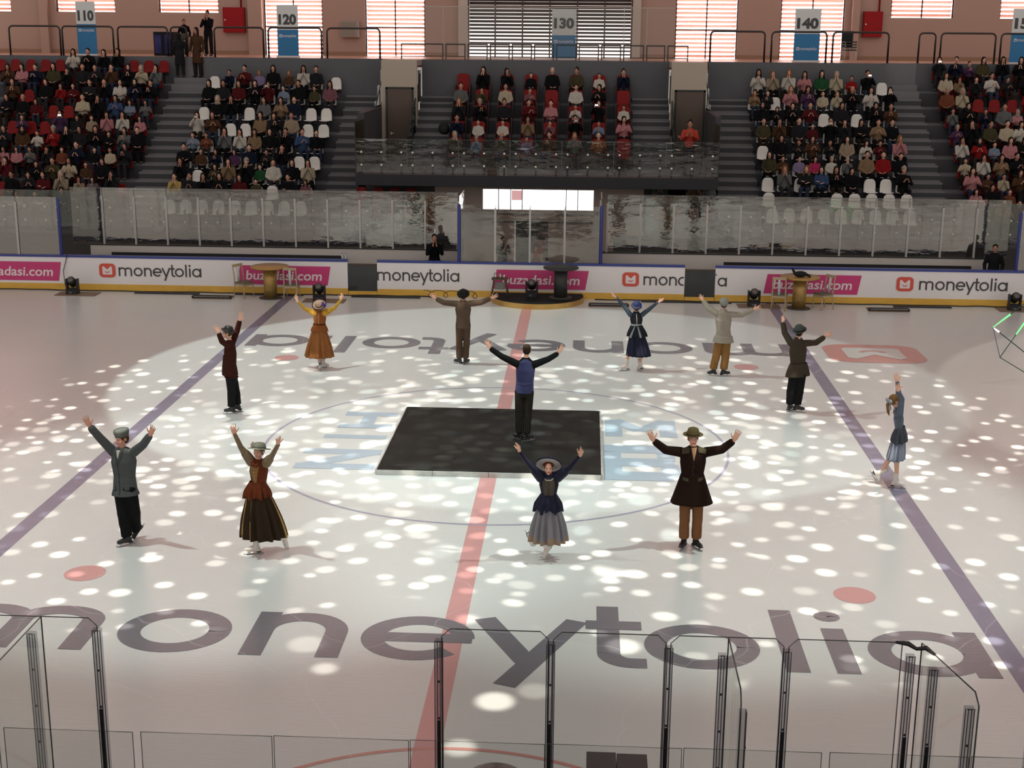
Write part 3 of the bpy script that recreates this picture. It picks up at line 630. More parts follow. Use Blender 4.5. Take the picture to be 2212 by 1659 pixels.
def body_loft(mb, secs, n=20):
    """secs: (centre, side vector (half width), front vector (half depth))"""
    rings = []
    for c, s, f in secs: rings.append([Vector(c) + Vector(s)*math.cos(2*math.pi*j/n) + Vector(f)*math.sin(2*math.pi*j/n) for j in range(n)])
    c0 = sum(rings[0], Vector())/n; c1 = sum(rings[-1], Vector())/n
    rings = [[c0+(p-c0)*.02 for p in rings[0]]] + rings + [[c1+(p-c1)*.02 for p in rings[-1]]]
    mb.loft(rings)
def remesh(mb, vox, smooth=2):
    me = bpy.data.meshes.new('r'); me.from_pydata(mb.v, [], mb.f); me.update()
    bm = bmesh.new(); bm.from_mesh(me); bmesh.ops.recalc_face_normals(bm, faces=bm.faces); bm.to_mesh(me); bm.free()
    o = bpy.data.objects.new('r', me); COL.objects.link(o)
    m = o.modifiers.new('r', 'REMESH'); m.mode = 'VOXEL'; m.voxel_size = vox; m.use_smooth_shade = True
    if smooth: s = o.modifiers.new('s', 'SMOOTH'); s.factor = .5; s.iterations = smooth
    dg = bpy.context.evaluated_depsgraph_get(); out = bpy.data.meshes.new_from_object(o.evaluated_get(dg))
    bpy.data.objects.remove(o); bpy.data.meshes.remove(me); return out
def fin(me, name, mats, parent, pick=None):
    me.name = name; me.materials.clear()
    for m in (mats if isinstance(mats, (list, tuple)) else [mats]): me.materials.append(m)
    n = len(me.polygons); me.polygons.foreach_set('use_smooth', [True]*n)
    me.polygons.foreach_set('material_index', [pick(p.center) if pick else 0 for p in me.polygons])
    return link(name, me, parent)
def hand(mb, w, tip, thumb, k=1.0, curl=.15, spread=.16, point=False, flip=1):
    """palm, four fingers and a thumb; w wrist, tip = tip of the middle finger, thumb = where the thumb points"""
    w, tip, thumb = Vector(w), Vector(tip), Vector(thumb); d = (tip-w).normalized(); L = .178*k
    t = thumb-w; s = t - d*t.dot(d); s.normalize()              # towards the thumb
    nrm = d.cross(s)*flip                                        # out of the palm or its back
    pl = L*.52; mb.ell(w+d*pl*.55, (.041*k, .017*k, pl*.60), orth(d, s), 12, 8)
    limb(mb, w-d*.03*k, w+d*.03*k, .024*k, .027*k, .75, s)
    for i, (off, ln, an) in enumerate(((.030, .070, 1.0), (.010, .078, .33), (-.011, .072, -.33), (-.030, .058, -1.0))):
        base = w + d*pl*.95 + s*off*k; dr = (d + s*an*spread).normalized(); c = curl
        if point and i > 0: c = 1.6
        p = base; f = dr; r = .0088*k
        for j, fr in enumerate((.45, .32, .25)):
            f = (f - nrm*(-c if True else c)*(.35+.3*j)).normalized() if False else (f + nrm*c*(.35+.3*j)).normalized()
            q = p + f*ln*k*fr; limb(mb, p, q, r, r*.92, 1, s, 8); p = q; r *= .93
    b = w + d*pl*.30 + s*.030*k; f = (d*.62 + s*.78 + nrm*.15).normalized(); q = b + f*.040*k; limb(mb, b, q, .0115*k, .0095*k, 1, d, 8)
    f = (d*.8 + s*.55).normalized(); limb(mb, q, q+f*.030*k, .0092*k, .008*k, 1, d, 8)
def head(mb, c, F, U, k=1.0):
    """skull, jaw, nose, ears; F = where the face looks, U = up"""
    F = F.normalized(); U = (U-F*U.dot(F)).normalized(); S = F.cross(U); M = Matrix((S, F, U)).transposed()
    g = lambda x, y, z: Vector(c) + M @ Vector((x*k, y*k, z*k))
    mb.ell(g(0, -.012, .030), (.074*k, .094*k, .088*k), M, 18, 12)
    mb.ell(g(0, .022, -.045), (.056*k, .066*k, .072*k), M, 16, 10)
    mb.ell(g(0, .066, -.092), (.024*k, .022*k, .020*k), M, 10, 7)
    limb(mb, g(0, .082, .018), g(0, .104, -.018), .009*k, .014*k, 1, S, 8)
    mb.ell(g(0, .090, -.026), (.019*k, .012*k, .010*k), M, 10, 6)
    mb.ell(g(0, .080, .026), (.052*k, .014*k, .012*k), M, 12, 6)
    for s in (-1, 1):
        mb.ell(g(s*.040, .056, -.030), (.022*k, .026*k, .024*k), M, 8, 6)
        mb.ell(g(s*.076, -.010, -.012), (.010*k, .020*k, .030*k), M, 8, 7)
    mb.ell(g(0, .086, -.058), (.026*k, .010*k, .009*k), M, 10, 6)
    Mi = M.transposed(); cc = Vector(c)
    def pick(p):
        q = (Mi @ (p-cc))/k
        if q.y > .04 and abs(q.z+.058) < .009 and abs(q.x) < .026: return 1
        return 0
    return pick, g, M

def skater(label, feet, J, F, H=1.0, skin=M_SKIN, base=0.0, hk=.95, female=False):
    """J: joints given by photo pixel; depth follows from limb lengths. returns helper dictionary"""
    P0 = atZ(feet[0], feet[1], base); Y0 = P0.y
    root = thing('person', label, 'person', (P0.x, P0.y, base))
    F = Vector(F).normalized()
    def at(p, dy=0.0): return atY(p[0], p[1], Y0+dy) - Vector((P0.x, P0.y, base))
    Q = {}
    for kx, v in J.items():
        if len(v) == 3: Q[kx] = at(v, v[2])
    def chain(a, b, ln, sg):
        """b hangs at length ln from a; missing length goes into depth, towards the way the figure faces"""
        v = J[b]
        if len(v) == 3: return
        pa = Q[a]; best = None
        for i in range(0, 41):
            dy = pa.y + sg*ln*i/40; q = at(v, dy)
            e = abs((q-pa).length-ln)
            if best is None or e < best[0]: best = (e, q)
        Q[b] = best[1]
    sg = 1 if F.y > 0 else -1
    for s in 'lr':
        chain('s'+s, 'e'+s, .29*H, sg); chain('e'+s, 'w'+s, .26*H, sg); chain('w'+s, 't'+s, .19*H, sg*.6)
    return root, Q, F, at
def dress_parts():
    pass
def arm_pieces(mb, Q, s, r=(.062, .052, .043), upto='w', ext=0.0):
    d = (Q['w'+s]-Q['e'+s]); limb(mb, Q['s'+s], Q['e'+s], r[0], r[1]); limb(mb, Q['e'+s], Q['w'+s]-d*.05, r[1], r[2])
def make_body(root, Q, F, U, k, skin, legs=True, thumbs=None, female=False, point=None, flips=(1, 1), curl=.15, facing=None):
    """continuous body: head, neck, trunk, arms with hands, legs"""
    mb = MB(); pick, g, M = head(mb, Q['hd'], facing or F, U, k)
    nb = Q['nk']; limb(mb, nb + Vector((0, 0, -.03)), Q['hd']+Vector((0, 0, -.05)), .050*k, .050*k)
    sl, sr = Q['sl'], Q['sr']; cs = (sl+sr)/2; hp = (Q['hl']+Q['hr'])/2; sd = (sr-sl)/2; sd2 = sd.normalized()*.13; ff = F*.085
    body_loft(mb, [(hp+Vector((0, 0, -.06)), sd2, ff), (hp+(cs-hp)*.3, sd2*.85, ff*.9), (hp+(cs-hp)*.7, sd2*1.05, ff*1.1), (cs, sd*.8, ff*.8), (cs+(nb-cs)*.5+Vector((0, 0, .01)), sd*.45, ff*.6)])
    for i, s in enumerate('lr'):
        a, e, w = Q['s'+s], Q['e'+s], Q['w'+s]
        limb(mb, a, e, .045*k, .036*k); limb(mb, e, w, .036*k, .025*k)
        hand(mb, w, Q['t'+s], Q['u'+s] if ('u'+s) in Q else w+Vector((0, 0, .1)), 1.1*k, curl, .17, point == s, flips[i])
        limb(mb, Q['h'+s], Q['k'+s], .075*k, .052*k); limb(mb, Q['k'+s], Q['a'+s], .052*k, .036*k)
        limb(mb, Q['a'+s], Q['f'+s], .034*k, .028*k)
    me = remesh(mb, .0062, 1)
    o = fin(me, 'body', [skin, M_LIP], root, pick)
    ey = MB()
    for s in (-1, 1):
        ey.ell(g(s*.031, .0785, .004), (.0125*k, .006*k, .0065*k), M, 10, 6, 1); ey.ell(g(s*.031, .0835, .004), (.0058*k, .004*k, .006*k), M, 8, 5, 0)
        ey.ell(g(s*.032, .086, .026), (.019*k, .006*k, .0035*k), M, 8, 5, 2)
    ey.build('eyes', [M_EYE, M_EYEW, M_BROW], o)
    return o, g, M
def cloth(root, name, m, fill, vox=.011, smooth=3, label=None, pick=None):
    mb = MB(); fill(mb); o = fin(remesh(mb, vox, smooth), name, m, root, pick)
    if label: o['label'] = label
    return o
def trunk(mb, Q, F, w=(.19, .16, .19, .165), d=(.12, .11, .125, .10), low=-.05, flare=None, n=24):
    """hip, waist, chest, shoulder sections of a garment; flare = (pixel-free) list of extra sections below"""
    sl, sr, nb = Q['sl'], Q['sr'], Q['nk']; cs = (sl+sr)/2; hp = (Q['hl']+Q['hr'])/2; sh = (sr-sl).normalized(); sh.z *= .5; sh.normalize()
    ax = cs-hp
    secs = []
    if flare:
        for c, ww, dd in flare: secs.append((c, sh*ww, F*dd))
    secs += [(hp+Vector((0, 0, low)), sh*w[0], F*d[0]), (hp+ax*.35, sh*w[1], F*d[1]), (hp+ax*.72, sh*w[2], F*d[2]), (cs+Vector((0, 0, .0)), (sr-sl)/2*1.0, F*d[3]), (cs+(nb-cs)*.55+Vector((0, 0, .015)), (sr-sl)/2*.55, F*d[3]*.75), (nb+Vector((0, 0, .01)), sh*.068, F*.066)]
    body_loft(mb, secs, n)
def boots(root, Q, s, toe, m=None, white=False, lift=0.0, name='skate_boot'):
    """boot with heel and steel blade; toe = direction the foot points; up = shin direction"""
    m = m or (M_BOOTW if white else M_BOOTB)
    a = Q['a'+s]; t = Vector(toe).normalized(); shin = (Q['k'+s]-a).normalized()
    up = shin - t*shin.dot(t); up.normalize(); S = t.cross(up)
    Mx = Matrix((S, t, up)).transposed(); g = lambda x, y, z: a + Mx @ Vector((x, y, z))
    mb = MB()
    limb(mb, g(0, -.012, -.06), g(0, -.02, .09), .044, .050); mb.ell(g(0, .055, -.075), (.040, .115, .034), Mx, 14, 8); mb.ell(g(0, -.03, -.068), (.038, .050, .042), Mx, 12, 8); limb(mb, g(0, .0, -.04), g(0, .10, -.085), .040, .030)
    mb.box(-.034, .034, -.085, .16, -.112, -.100, M=Matrix.Translation(a) @ Mx.to_4x4())
    b = fin(remesh(mb, .007, 2), name, m, root)
    T = Matrix.Translation(a) @ Mx.to_4x4()
    MB().box(-.030, .030, -.085, -.020, -.130, -.108, M=T).build('boot_heel', M_BOOTB, b)
    bl = MB(); bl.box(-.004, .004, -.125, .165, -.166, -.150, M=T); bl.box(-.008, .008, -.075, -.035, -.152, -.125, M=T).box(-.008, .008, .075, .12, -.152, -.108, M=T)
    bl.prism([(.165, -.166), (.185, -.152), (.175, -.13), (.165, -.15)], -.004, .004, M=T @ Matrix(((0, 0, 1, 0), (1, 0, 0, 0), (0, 1, 0, 0), (0, 0, 0, 1))))
    bl.build('skate_blade', M_STEEL, b); return b
M_BOOTW = mat('boot_white', (.72, .66, .62), .45); M_BOOTB = mat('boot_black', (.012, .012, .014), .4); M_STEEL = mat('blade_steel', (.45, .46, .48), .25, .9)
def lathe_on(root, name, m, c, U, F, prof, n=32, sx=1, sy=1, label=None, shift=None):
    F = F.normalized(); U = U.normalized(); S = F.cross(U).normalized(); F2 = U.cross(S); M = Matrix((S, F2, U)).transposed().to_4x4(); M.translation = c
    mb = MB(); mb.lathe(prof, n, 0, M, False, sx, sy); o = mb.build(name, m, root)
    if label: o['label'] = label
    return o, M
def skirt(root, Q, F, name, mats, top, rtop, hem, rhem, n=96, folds=12, amp=.12, gore=None, zig=0.0, thick=.004, lab=None, squash=.8, phase=0.0, sway=(0, 0, 0), flare=1.35):
    """pleated cloth loft from waist to hem"""
    sl, sr = Q['sl'], Q['sr']; sh = (sr-sl); sh.z = 0; sh.normalize(); rings = []; nr = 14
    for i in range(nr+1):
        t = i/nr; c = top.lerp(hem, t) + Vector(sway)*t*t; rr = rtop+(rhem-rtop)*(1-(1-t)**flare); rg = []
        for j in range(n):
            a = 2*math.pi*j/n; f = 1 + amp*min(1, t*1.6)*(math.cos(folds*a+phase) + .4*math.cos((folds*1.5//1)*a+1.3+phase))/1.4
            z = zig*(.5+.5*math.cos(folds*a*.5 + .6))*max(0, t-.7)/.3 if zig else 0
            rg.append(c + sh*rr*f*math.cos(a) + F*rr*squash*f*math.sin(a) - Vector((0, 0, z)))
        rings.append(rg)
    inner = [[c_ + (p-c_)*(1-thick/max(rtop, .05)) for p in rg] for rg, c_ in ((rg, sum(rg, Vector())/n) for rg in reversed(rings))]
    mb = MB(); mb.loft(rings+inner, 0, False, True)
    if gore:
        for idx in range(len(mb.f)):
            j = idx % n; i = idx//n
            if gore(j/n, (i if i <= nr else 2*nr+1-i)/nr): mb.m[idx] = 1
    o = mb.build(name, mats, root)
    if lab: o['label'] = lab
    return o
def hair_cap(root, g, M, k, m, low=-.06, back=1.0, name='hair', length=0.0, fringe=.045):
    """hair shell round the skull, open at the face"""
    mb = MB(); mb.ell(g(0, -.020, .036), (.083*k, .098*k, .090*k), M, 18, 12)
    mb.ell(g(0, -.045, .0), (.078*k, .072*k, (.075-low*.4)*k), M, 16, 10)
    if length: limb(mb, g(0, -.07, .0), g(0, -.085, -length), .06*k, .045*k, .6)
    return fin(remesh(mb, .009, 2), name, m, root)

# ------------------------------------------------------------ the skaters
C_ = lambda n, c, r=.85, **k: mat('cloth_'+n, c, r, **k)
def person(label, feet, F, J, k=1.0, base=0.0, plant='lr', skin=M_SKIN, face=None, up=(0, 0, 1), point=None, flips=(1, 1), curl=.15, H=1.0):
    root, Q, F, at = skater(label, feet, {a: b for a, b in J.items() if a[0] != 'u'}, F, H, base=base)
    for s in 'lr':
        if 'u'+s in J: Q['u'+s] = at(J['u'+s], Q['w'+s].y)
        if s in plant: Q['a'+s].z = .166
    for s in 'lr':
        Q['f'+s] = Q['a'+s] + (Q['a'+s]-Q['k'+s]).normalized()*.02
    hs = 1.08; b, g, M = make_body(root, Q, F, Vector(up), k, skin, point=point, flips=flips, curl=curl, facing=Vector(face) if face else None)
    return root, Q, F, at, g, M, k
def trousers(root, Q, m, r=(.105, .085, .075), label=None, low=.02, pick=None, name='trousers'):
    def f(mb):
        hp = (Q['hl']+Q['hr'])/2; sh = (Q['sr']-Q['sl']); sh.z = 0; sh.normalize(); F = Vector((-sh.y, sh.x, 0))
        body_loft(mb, [(hp+Vector((0, 0, -.10)), sh*.15, F*.11), (hp, sh*.165, F*.12), (hp+Vector((0, 0, .12)), sh*.15, F*.11)])
        for s in 'lr':
            k, a = Q['k'+s], Q['a'+s]; limb(mb, Q['h'+s], k, r[0], r[1]); d = (k-a).normalized()
            n = 16; M = orth(d, sh); rings = []
            for t, rr in ((0, r[1]), (.25, r[1]*.98), (.5, (r[1]+r[2])/2), (.75, r[2]), (1.0, r[2]*1.02), (1.07, r[2]*1.0)):
                c = k.lerp(a + d*low, t); rings.append([c + M @ Vector((rr*(1+.05*math.sin(9*t+j))*math.cos(2*math.pi*j/n), rr*1.05*math.sin(2*math.pi*j/n), 0)) for j in range(n)])
            mb.loft(rings)
    return cloth(root, name, m, f, .011, 3, label, pick)
def coat(root, Q, F, m, name='jacket', w=(.19, .155, .19), d=(.125, .115, .13, .10), low=-.05, flare=None, r=(.074, .062, .052), label=None, cuff=.05, pick=None, sleeves=True):
    def f(mb):
        trunk(mb, Q, F, (*w, .165), d, low, flare)
        for s in 'lr' if sleeves else '':
            dd = (Q['w'+s]-Q['e'+s]).normalized(); limb(mb, Q['s'+s]-Vector((0, 0, .025)), Q['e'+s], r[0], r[1])
            limb(mb, Q['e'+s], Q['w'+s]-dd*cuff, r[1], r[2])
    return cloth(root, name, m, f, .010, 2, label, pick)
def frontal(Q, F, u, v, out=.0):
    """point on the front of the chest: u across (-1..1), v from hips (0) to neck (1)"""
    hp = (Q['hl']+Q['hr'])/2; sh = (Q['sr']-Q['sl']).normalized(); nb = Q['nk']; c = hp.lerp(nb, v)
    return c + sh*u*.17 + F*out
def surf(o, pts, off=.004):
    """drop points along their own direction onto mesh o (object space): keeps trims on the cloth"""
    from mathutils.bvhtree import BVHTree
    t = BVHTree.FromPolygons([v.co for v in o.data.vertices], [p.vertices for p in o.data.polygons]); out = []
    for p, d in pts:
        h = t.ray_cast(p + d*.6, -d, 1.2); out.append((h[0]+d*off) if h[0] else p)
    return out
def band(o, name, m, Q, F, pairs, wd=.012, off=.006, label=None):
    """strip laid on the cloth o through (u, v) positions"""
    hp = (Q['hl']+Q['hr'])/2; pts = surf(o, [(frontal(Q, F, u, v), F) for u, v in pairs], off)
    mb = MB(); mb.tube(pts, wd, 6); b = mb.build(name, m, o)
    if label: b['label'] = label
    return b
def patch(o, name, m, Q, F, uv, off=.008, label=None, grid=5):
    """quadrilateral piece of cloth (pocket flap, lapel, inset) draped on o; uv = 4 corners"""
    rows = []
    for i in range(grid+1):
        s = i/grid; a = [(uv[0][q]*(1-s)+uv[1][q]*s) for q in (0, 1)]; b = [(uv[3][q]*(1-s)+uv[2][q]*s) for q in (0, 1)]
        rows.append([(frontal(Q, F, a[0]*(1-t/grid)+b[0]*t/grid, a[1]*(1-t/grid)+b[1]*t/grid), F) for t in range(grid+1)])
    P = [surf(o, r, off) for r in rows]; P2 = [surf(o, r, -.004) for r in rows]; mb = MB(); n = grid+1
    v = [p for r in P for p in r]+[p for r in P2 for p in r]; f = []
    for i in range(grid):
        for j in range(grid):
            f.append((i*n+j, i*n+j+1, (i+1)*n+j+1, (i+1)*n+j)); f.append(tuple(q+n*n for q in (i*n+j, (i+1)*n+j, (i+1)*n+j+1, i*n+j+1)))
    for a, b in [((i, 0), (i+1, 0)) for i in range(grid)] + [((i, grid), (i+1, grid)) for i in range(grid)] + [((0, j), (0, j+1)) for j in range(grid)] + [((grid, j), (grid, j+1)) for j in range(grid)]:
        x, y = a[0]*n+a[1], b[0]*n+b[1]; f.append((x, y, y+n*n, x+n*n))
    mb.add(v, f, 0, True); b = mb.build(name, m, o)
    if label: b['label'] = label
    return b
def buttons(o, m, Q, F, vs, u=0.0, r=.010):
    pts = surf(o, [(frontal(Q, F, u, v), F) for v in vs], .004); M = orth(F, Vector((0, 0, 1)))
    for p in pts: MB().ell(p, (r, r, .005), M, 10, 6).build('button', m, o)
HT = lambda g: g(0, -.01, .055)
def bowl(root, m, c, U, F, r=.100, h=.115, brim=.16, brimdrop=0.0, band_m=None, curl=.015, name='hat', label=None, sx=1, sy=1, dent=0):
    prof = [(0, h-dent), (r*.45, h-.004), (r*.78, h*.86), (r*.95, h*.55), (r, .01), (r+.01, 0), (brim, curl-brimdrop), (brim+.003, curl-brimdrop-.006), (r+.005, -.010), (r*.93, -.005), (r*.9, h*.5), (0, h*.8)]
    o, M = lathe_on(root, name, m, c, U, F, prof, 36, sx, sy, label)
    if band_m:
        mb = MB(); mb.lathe([(r*1.0, .034), (r*1.025, .034), (r*1.035, .004), (r*1.0, .004)], 36, 0, M, False, sx, sy); mb.build('hat_band', band_m, o)
    return o, M

# A: man in grey jacket and grey cap, front left
root, Q, F, at, g, M, k = person('man skater in grey wool jacket and grey flat cap raising both arms', (278, 1178), (-.35, -.94, 0), dict(
    hd=(263, 947, 0), nk=(263, 967, 0), sl=(245, 973, .02), sr=(288, 974, -.02), el=(217, 947), wl=(194, 921), tl=(182, 899), ul=(201, 905), er=(309, 961), wr=(324, 940), tr=(333, 919), ur=(319, 925),
    hl=(260, 1055, 0), hr=(281, 1055, 0), kl=(266, 1106, -.03), kr=(290, 1106, .03), al=(274, 1158, 0), ar=(293, 1142, .25)), 1.02, plant='l', face=(-.6, -.8, -.12), up=(-.05, 0, 1), curl=.12, skin=M_SKIN2)
wool = C_('grey_wool', (.095, .105, .105), noise=.25, nscale=60)
j = coat(root, Q, F, wool, w=(.185, .165, .195), flare=[((Q['hl']+Q['hr'])/2+Vector((0, 0, -.10)), .215, .155)], r=(.078, .066, .06), label='grey wool jacket', low=.0)
patch(j, 'lapel', C_('grey_lapel', (.075, .083, .082)), Q, F, [(-.05, .62), (-.42, .88), (-.40, .98), (-.02, .72)]); patch(j, 'lapel', C_('grey_lapel', ()), Q, F, [(.05, .62), (.42, .88), (.40, .98), (.02, .72)])
patch(j, 'pocket', wool, Q, F, [(-.80, .0), (-.80, .13), (-.42, .13), (-.42, .0)], .008); patch(j, 'pocket', wool, Q, F, [(.80, .0), (.80, .13), (.42, .13), (.42, .0)], .008)
band(j, 'front_seam', C_('seam_dark', (.03, .03, .03)), Q, F, [(0, -.1), (0, .1), (0, .3), (0, .62)], .003, .001); buttons(j, M_BOOTB, Q, F, (.22, .40, .58), -.06)
patch(j, 'shirt_front', C_('shirt_pale', (.6, .55, .5)), Q, F, [(-.02, .78), (-.2, .97), (.2, .97), (.02, .78)], .004)
trousers(root, Q, C_('black_trouser', (.010, .010, .011)), (.11, .095, .085)); boots(root, Q, 'l', (-.75, -.65, 0)); boots(root, Q, 'r', (-.5, -.35, -.8))
hair_cap(root, g, M, k, C_('hair_brown', (.10, .055, .03)))
hs = Vector((-.10, -.02, 1)); o, _ = lathe_on(root, 'flat_cap', C_('cap_grey', (.13, .145, .13), noise=.3, nscale=50), g(0, -.012, .045), hs, M @ Vector((0, 1, 0)), [(0, .105), (.085, .105), (.108, .095), (.112, .06), (.098, .0), (.096, -.012), (.088, -.01), (.085, .05), (0, .08)], 32, 1.0, 1.1, 'grey flat-topped wool cap')

# B: woman in brown velvet and grey hat
root, Q, F, at, g, M, k = person('woman skater in rust velvet bodice, dark skirt and pale green hat pointing upward', (578, 1197), (-.3, -.95, 0), dict(
    hd=(559, 974, 0), nk=(558, 992, 0), sl=(543, 997, .02), sr=(575, 1000, -.02), el=(520, 966), wl=(507, 938), tl=(501, 914), ul=(512, 921), er=(588, 984), wr=(601, 960), tr=(601.5, 943), ur=(610, 950),
    hl=(551, 1062, 0), hr=(568, 1062, 0), kl=(552, 1115, -.05), kr=(588, 1108, .0), al=(551, 1170, -.06), ar=(612, 1160, .1)), .95, plant='', point='l', face=(-.25, -.95, -.05), up=(.08, 0, 1), female=False, skin=M_SKIN) if False else person('woman skater in rust velvet bodice, dark skirt and pale green hat pointing upward', (578, 1197), (-.3, -.95, 0), dict(
    hd=(559, 974, 0), nk=(558, 992, 0), sl=(543, 997, .02), sr=(575, 1000, -.02), el=(520, 966), wl=(507, 938), tl=(501, 914), ul=(512, 921), er=(588, 984), wr=(601, 960), tr=(601.5, 943), ur=(610, 950),
    hl=(551, 1062, 0), hr=(568, 1062, 0), kl=(552, 1115, -.05), kr=(588, 1108, .0), al=(551, 1168, -.02), ar=(611, 1163, .12)), .95, plant='l', point='l', face=(-.25, -.95, -.05), up=(.08, 0, 1))
rust = C_('rust_velvet', (.15, .035, .012), .5, noise=.35, nscale=18); gold = C_('gold_lame', (.30, .17, .06), .4, noise=.35, nscale=22); olive = C_('sleeve_tan', (.26, .19, .12), .6, noise=.4, nscale=25)
wst = at((556, 1042), 0)
bo = coat(root, Q, F, rust, 'bodice', (.13, .115, .145), (.10, .09, .105, .085), .03, sleeves=False, label='rust velvet bodice')
patch(bo, 'bodice_inset', gold, Q, F, [(-.18, .30), (-.62, .80), (.35, .86), (.08, .30)], .006, 'gold patterned front inset'); buttons(bo, C_('pearl', (.7, .6, .45)), Q, F, (.45, .55, .65, .75), -.12, .007)
def sl(mb):
    for s in 'lr':
        limb(mb, Q['s'+s], Q['s'+s].lerp(Q['e'+s], .55), .080, .068); limb(mb, Q['s'+s].lerp(Q['e'+s], .5), Q['e'+s], .06, .042); limb(mb, Q['e'+s], Q['w'+s], .042, .032)
cloth(root, 'sleeves', olive, sl, .009, 2, 'puffed tan sleeves, tight below the elbow')
mb = MB()
for i in range(14):
    a = i*.7; mb.ell(Q['nk']+Vector((0, 0, -.035)) + F*.06 + Vector((math.cos(a)*.055, math.sin(a)*.03-.02, -.01*(i % 4))), (.03, .03, .024), None, 8, 6)
fin(remesh(mb, .007, 1), 'neck_ruffle', rust, root)
drk = C_('skirt_dark_olive', (.035, .022, .012), .7, noise=.2, nscale=9); ylw = C_('skirt_gold_gore', (.48, .28, .09), .55)
hem = at((571, 1158), 0); skirt(root, Q, F, 'skirt', [drk, ylw], wst+Vector((0, 0, .0)), .115, hem, .33, n=160, folds=14, amp=.15, gore=lambda u, t: t > .20 and (abs(u-.985) < .012+.022*t*t or abs(u-.46) < .014*t+.004 or abs(u-.285) < .016*t or abs(u-.40) < .006), lab='long dark skirt with gold gores', phase=.6)
skirt(root, Q, F, 'peplum', rust, wst+Vector((0, 0, .02)), .118, at((556, 1069), 0), .205, folds=14, amp=.13, zig=.05, lab='pleated rust velvet peplum')
boots(root, Q, 'l', (-.95, -.3, 0), white=True); boots(root, Q, 'r', (.25, -.3, -1), white=True)
hair_cap(root, g, M, k, C_('hair_blond_dark', (.22, .12, .06)), length=.04)
o, hm = bowl(root, C_('hat_sage', (.30, .31, .24), noise=.2, nscale=20), g(0, -.02, .035), M @ Vector((.10, -.30, 1)), M @ Vector((0, 1, 0)), .098, .10, .175, .03, C_('band_sage', (.16, .17, .14)), .03, label='pale sage green brimmed hat')
mb = MB(); [mb.ell(hm @ Vector((.10+.02*math.cos(i*2.4), .02+.03*math.sin(i*2.4), .02+.012*i)), (.02, .02, .016), None, 8, 6) for i in range(6)]; mb.build('hat_flower', C_('flower_pale', (.62, .50, .46)), o)

# C: woman in navy velvet with wide hat, front centre
root, Q, F, at, g, M, k = person('woman skater in navy velvet bodice, grey skirt and wide grey-lined hat facing us', (1174, 1208), (0, -1, 0), dict(
    hd=(1185, 1009, 0), nk=(1186, 1024, 0), sl=(1169, 1031, 0), sr=(1203, 1031, 0), el=(1147, 1008), wl=(1122, 975), tl=(1118, 957), ul=(1111, 960), er=(1231, 1011), wr=(1252, 985), tr=(1259, 967), ur=(1249, 970),
    hl=(1179, 1085, 0), hr=(1192, 1085, 0), kl=(1172, 1135, -.03), kr=(1190, 1132, -.02), al=(1156, 1163, .22), ar=(1179, 1182, -.02)), .95, plant='', face=(.02, -1, -.05), curl=.05)
navy = C_('navy_velvet', (.020, .021, .045), .45, noise=.4, nscale=18); wst = at((1185, 1069), 0)
bo = coat(root, Q, F, navy, 'bodice', (.135, .118, .15), (.10, .09, .105, .085), .03, sleeves=False, label='navy velvet bodice')
patch(bo, 'bodice_inset', C_('brocade_grey', (.095, .08, .065), .5, noise=.4, nscale=40), Q, F, [(-.42, .26), (-.62, .88), (.62, .88), (.42, .26)], .006, 'grey brocade front with dark lacing'); band(bo, 'lacing', M_BOOTB, Q, F, [(0, .28), (0, .5), (0, .8)], .006, .010)
band(bo, 'neck_trim', C_('trim_silver', (.6, .55, .48), .4), Q, F, [(-.5, .92), (-.2, .84), (.2, .84), (.5, .92)], .006, .010, 'pale neckline trim')
def sl(mb):
    for s in 'lr':
        limb(mb, Q['s'+s], Q['s'+s].lerp(Q['e'+s], .6), .088, .070); limb(mb, Q['s'+s].lerp(Q['e'+s], .5), Q['e'+s], .06, .042); limb(mb, Q['e'+s], Q['w'+s]-(Q['w'+s]-Q['e'+s])*.06, .042, .031)
cloth(root, 'sleeves', navy, sl, .009, 2, 'puffed navy velvet sleeves')
mb = MB(); [mb.ell(Q['nk']+Vector((math.cos(i*.55)*.062, math.sin(i*.55)*.055, .0)), (.026, .026, .022), None, 8, 6) for i in range(12)]; fin(remesh(mb, .007, 1), 'neck_ruffle', navy, root)
skirt(root, Q, F, 'skirt', [C_('skirt_grey', (.24, .23, .26), .6), C_('skirt_hem_tan', (.33, .23, .17), .6)], wst, .12, at((1184, 1168), 0), .27, n=160, folds=13, amp=.20, gore=lambda u, t: t > .86 - .05*math.cos(u*30), lab='pleated grey skirt with tan hem', phase=.3)
skirt(root, Q, F, 'peplum', navy, wst+Vector((0, 0, .02)), .122, at((1184, 1096), 0), .215, folds=12, amp=.13, zig=.07, lab='zigzag hemmed navy peplum')
boots(root, Q, 'l', (.35, .25, -1), white=True); boots(root, Q, 'r', (-.45, -.5, -.85), white=True)
hair_cap(root, g, M, k, C_('hair_red_brown', (.16, .05, .03)))
gl = C_('hat_lining_grey', (.50, .47, .46)); U_ = (M @ Vector((-.05, -.78, .62))).normalized()
o, hm = lathe_on(root, 'wide_hat', navy, g(0, -.045, .03), U_, M @ Vector((0, 1, .5)), [(0, .11), (.06, .108), (.09, .08), (.10, .01), (.195, .012), (.205, .0), (.197, -.008), (.10, -.006), (.098, .0), (0, .09)], 40, 1, 1, 'wide navy hat')
mb = MB(); mb.lathe([(.085, -.012), (.188, -.012), (.188, -.016), (.085, -.016)], 40, 0, hm); mb.build('hat_lining', gl, o)
mb = MB(); [mb.ell(hm @ Vector((-.04+.025*math.cos(i*2.1), -.10+.02*math.sin(i*2.1), .03+.012*(i % 3))), (.026, .026, .02), None, 8, 6) for i in range(7)]; mb.build('hat_flower', C_('flower_violet', (.10, .07, .42)), o)

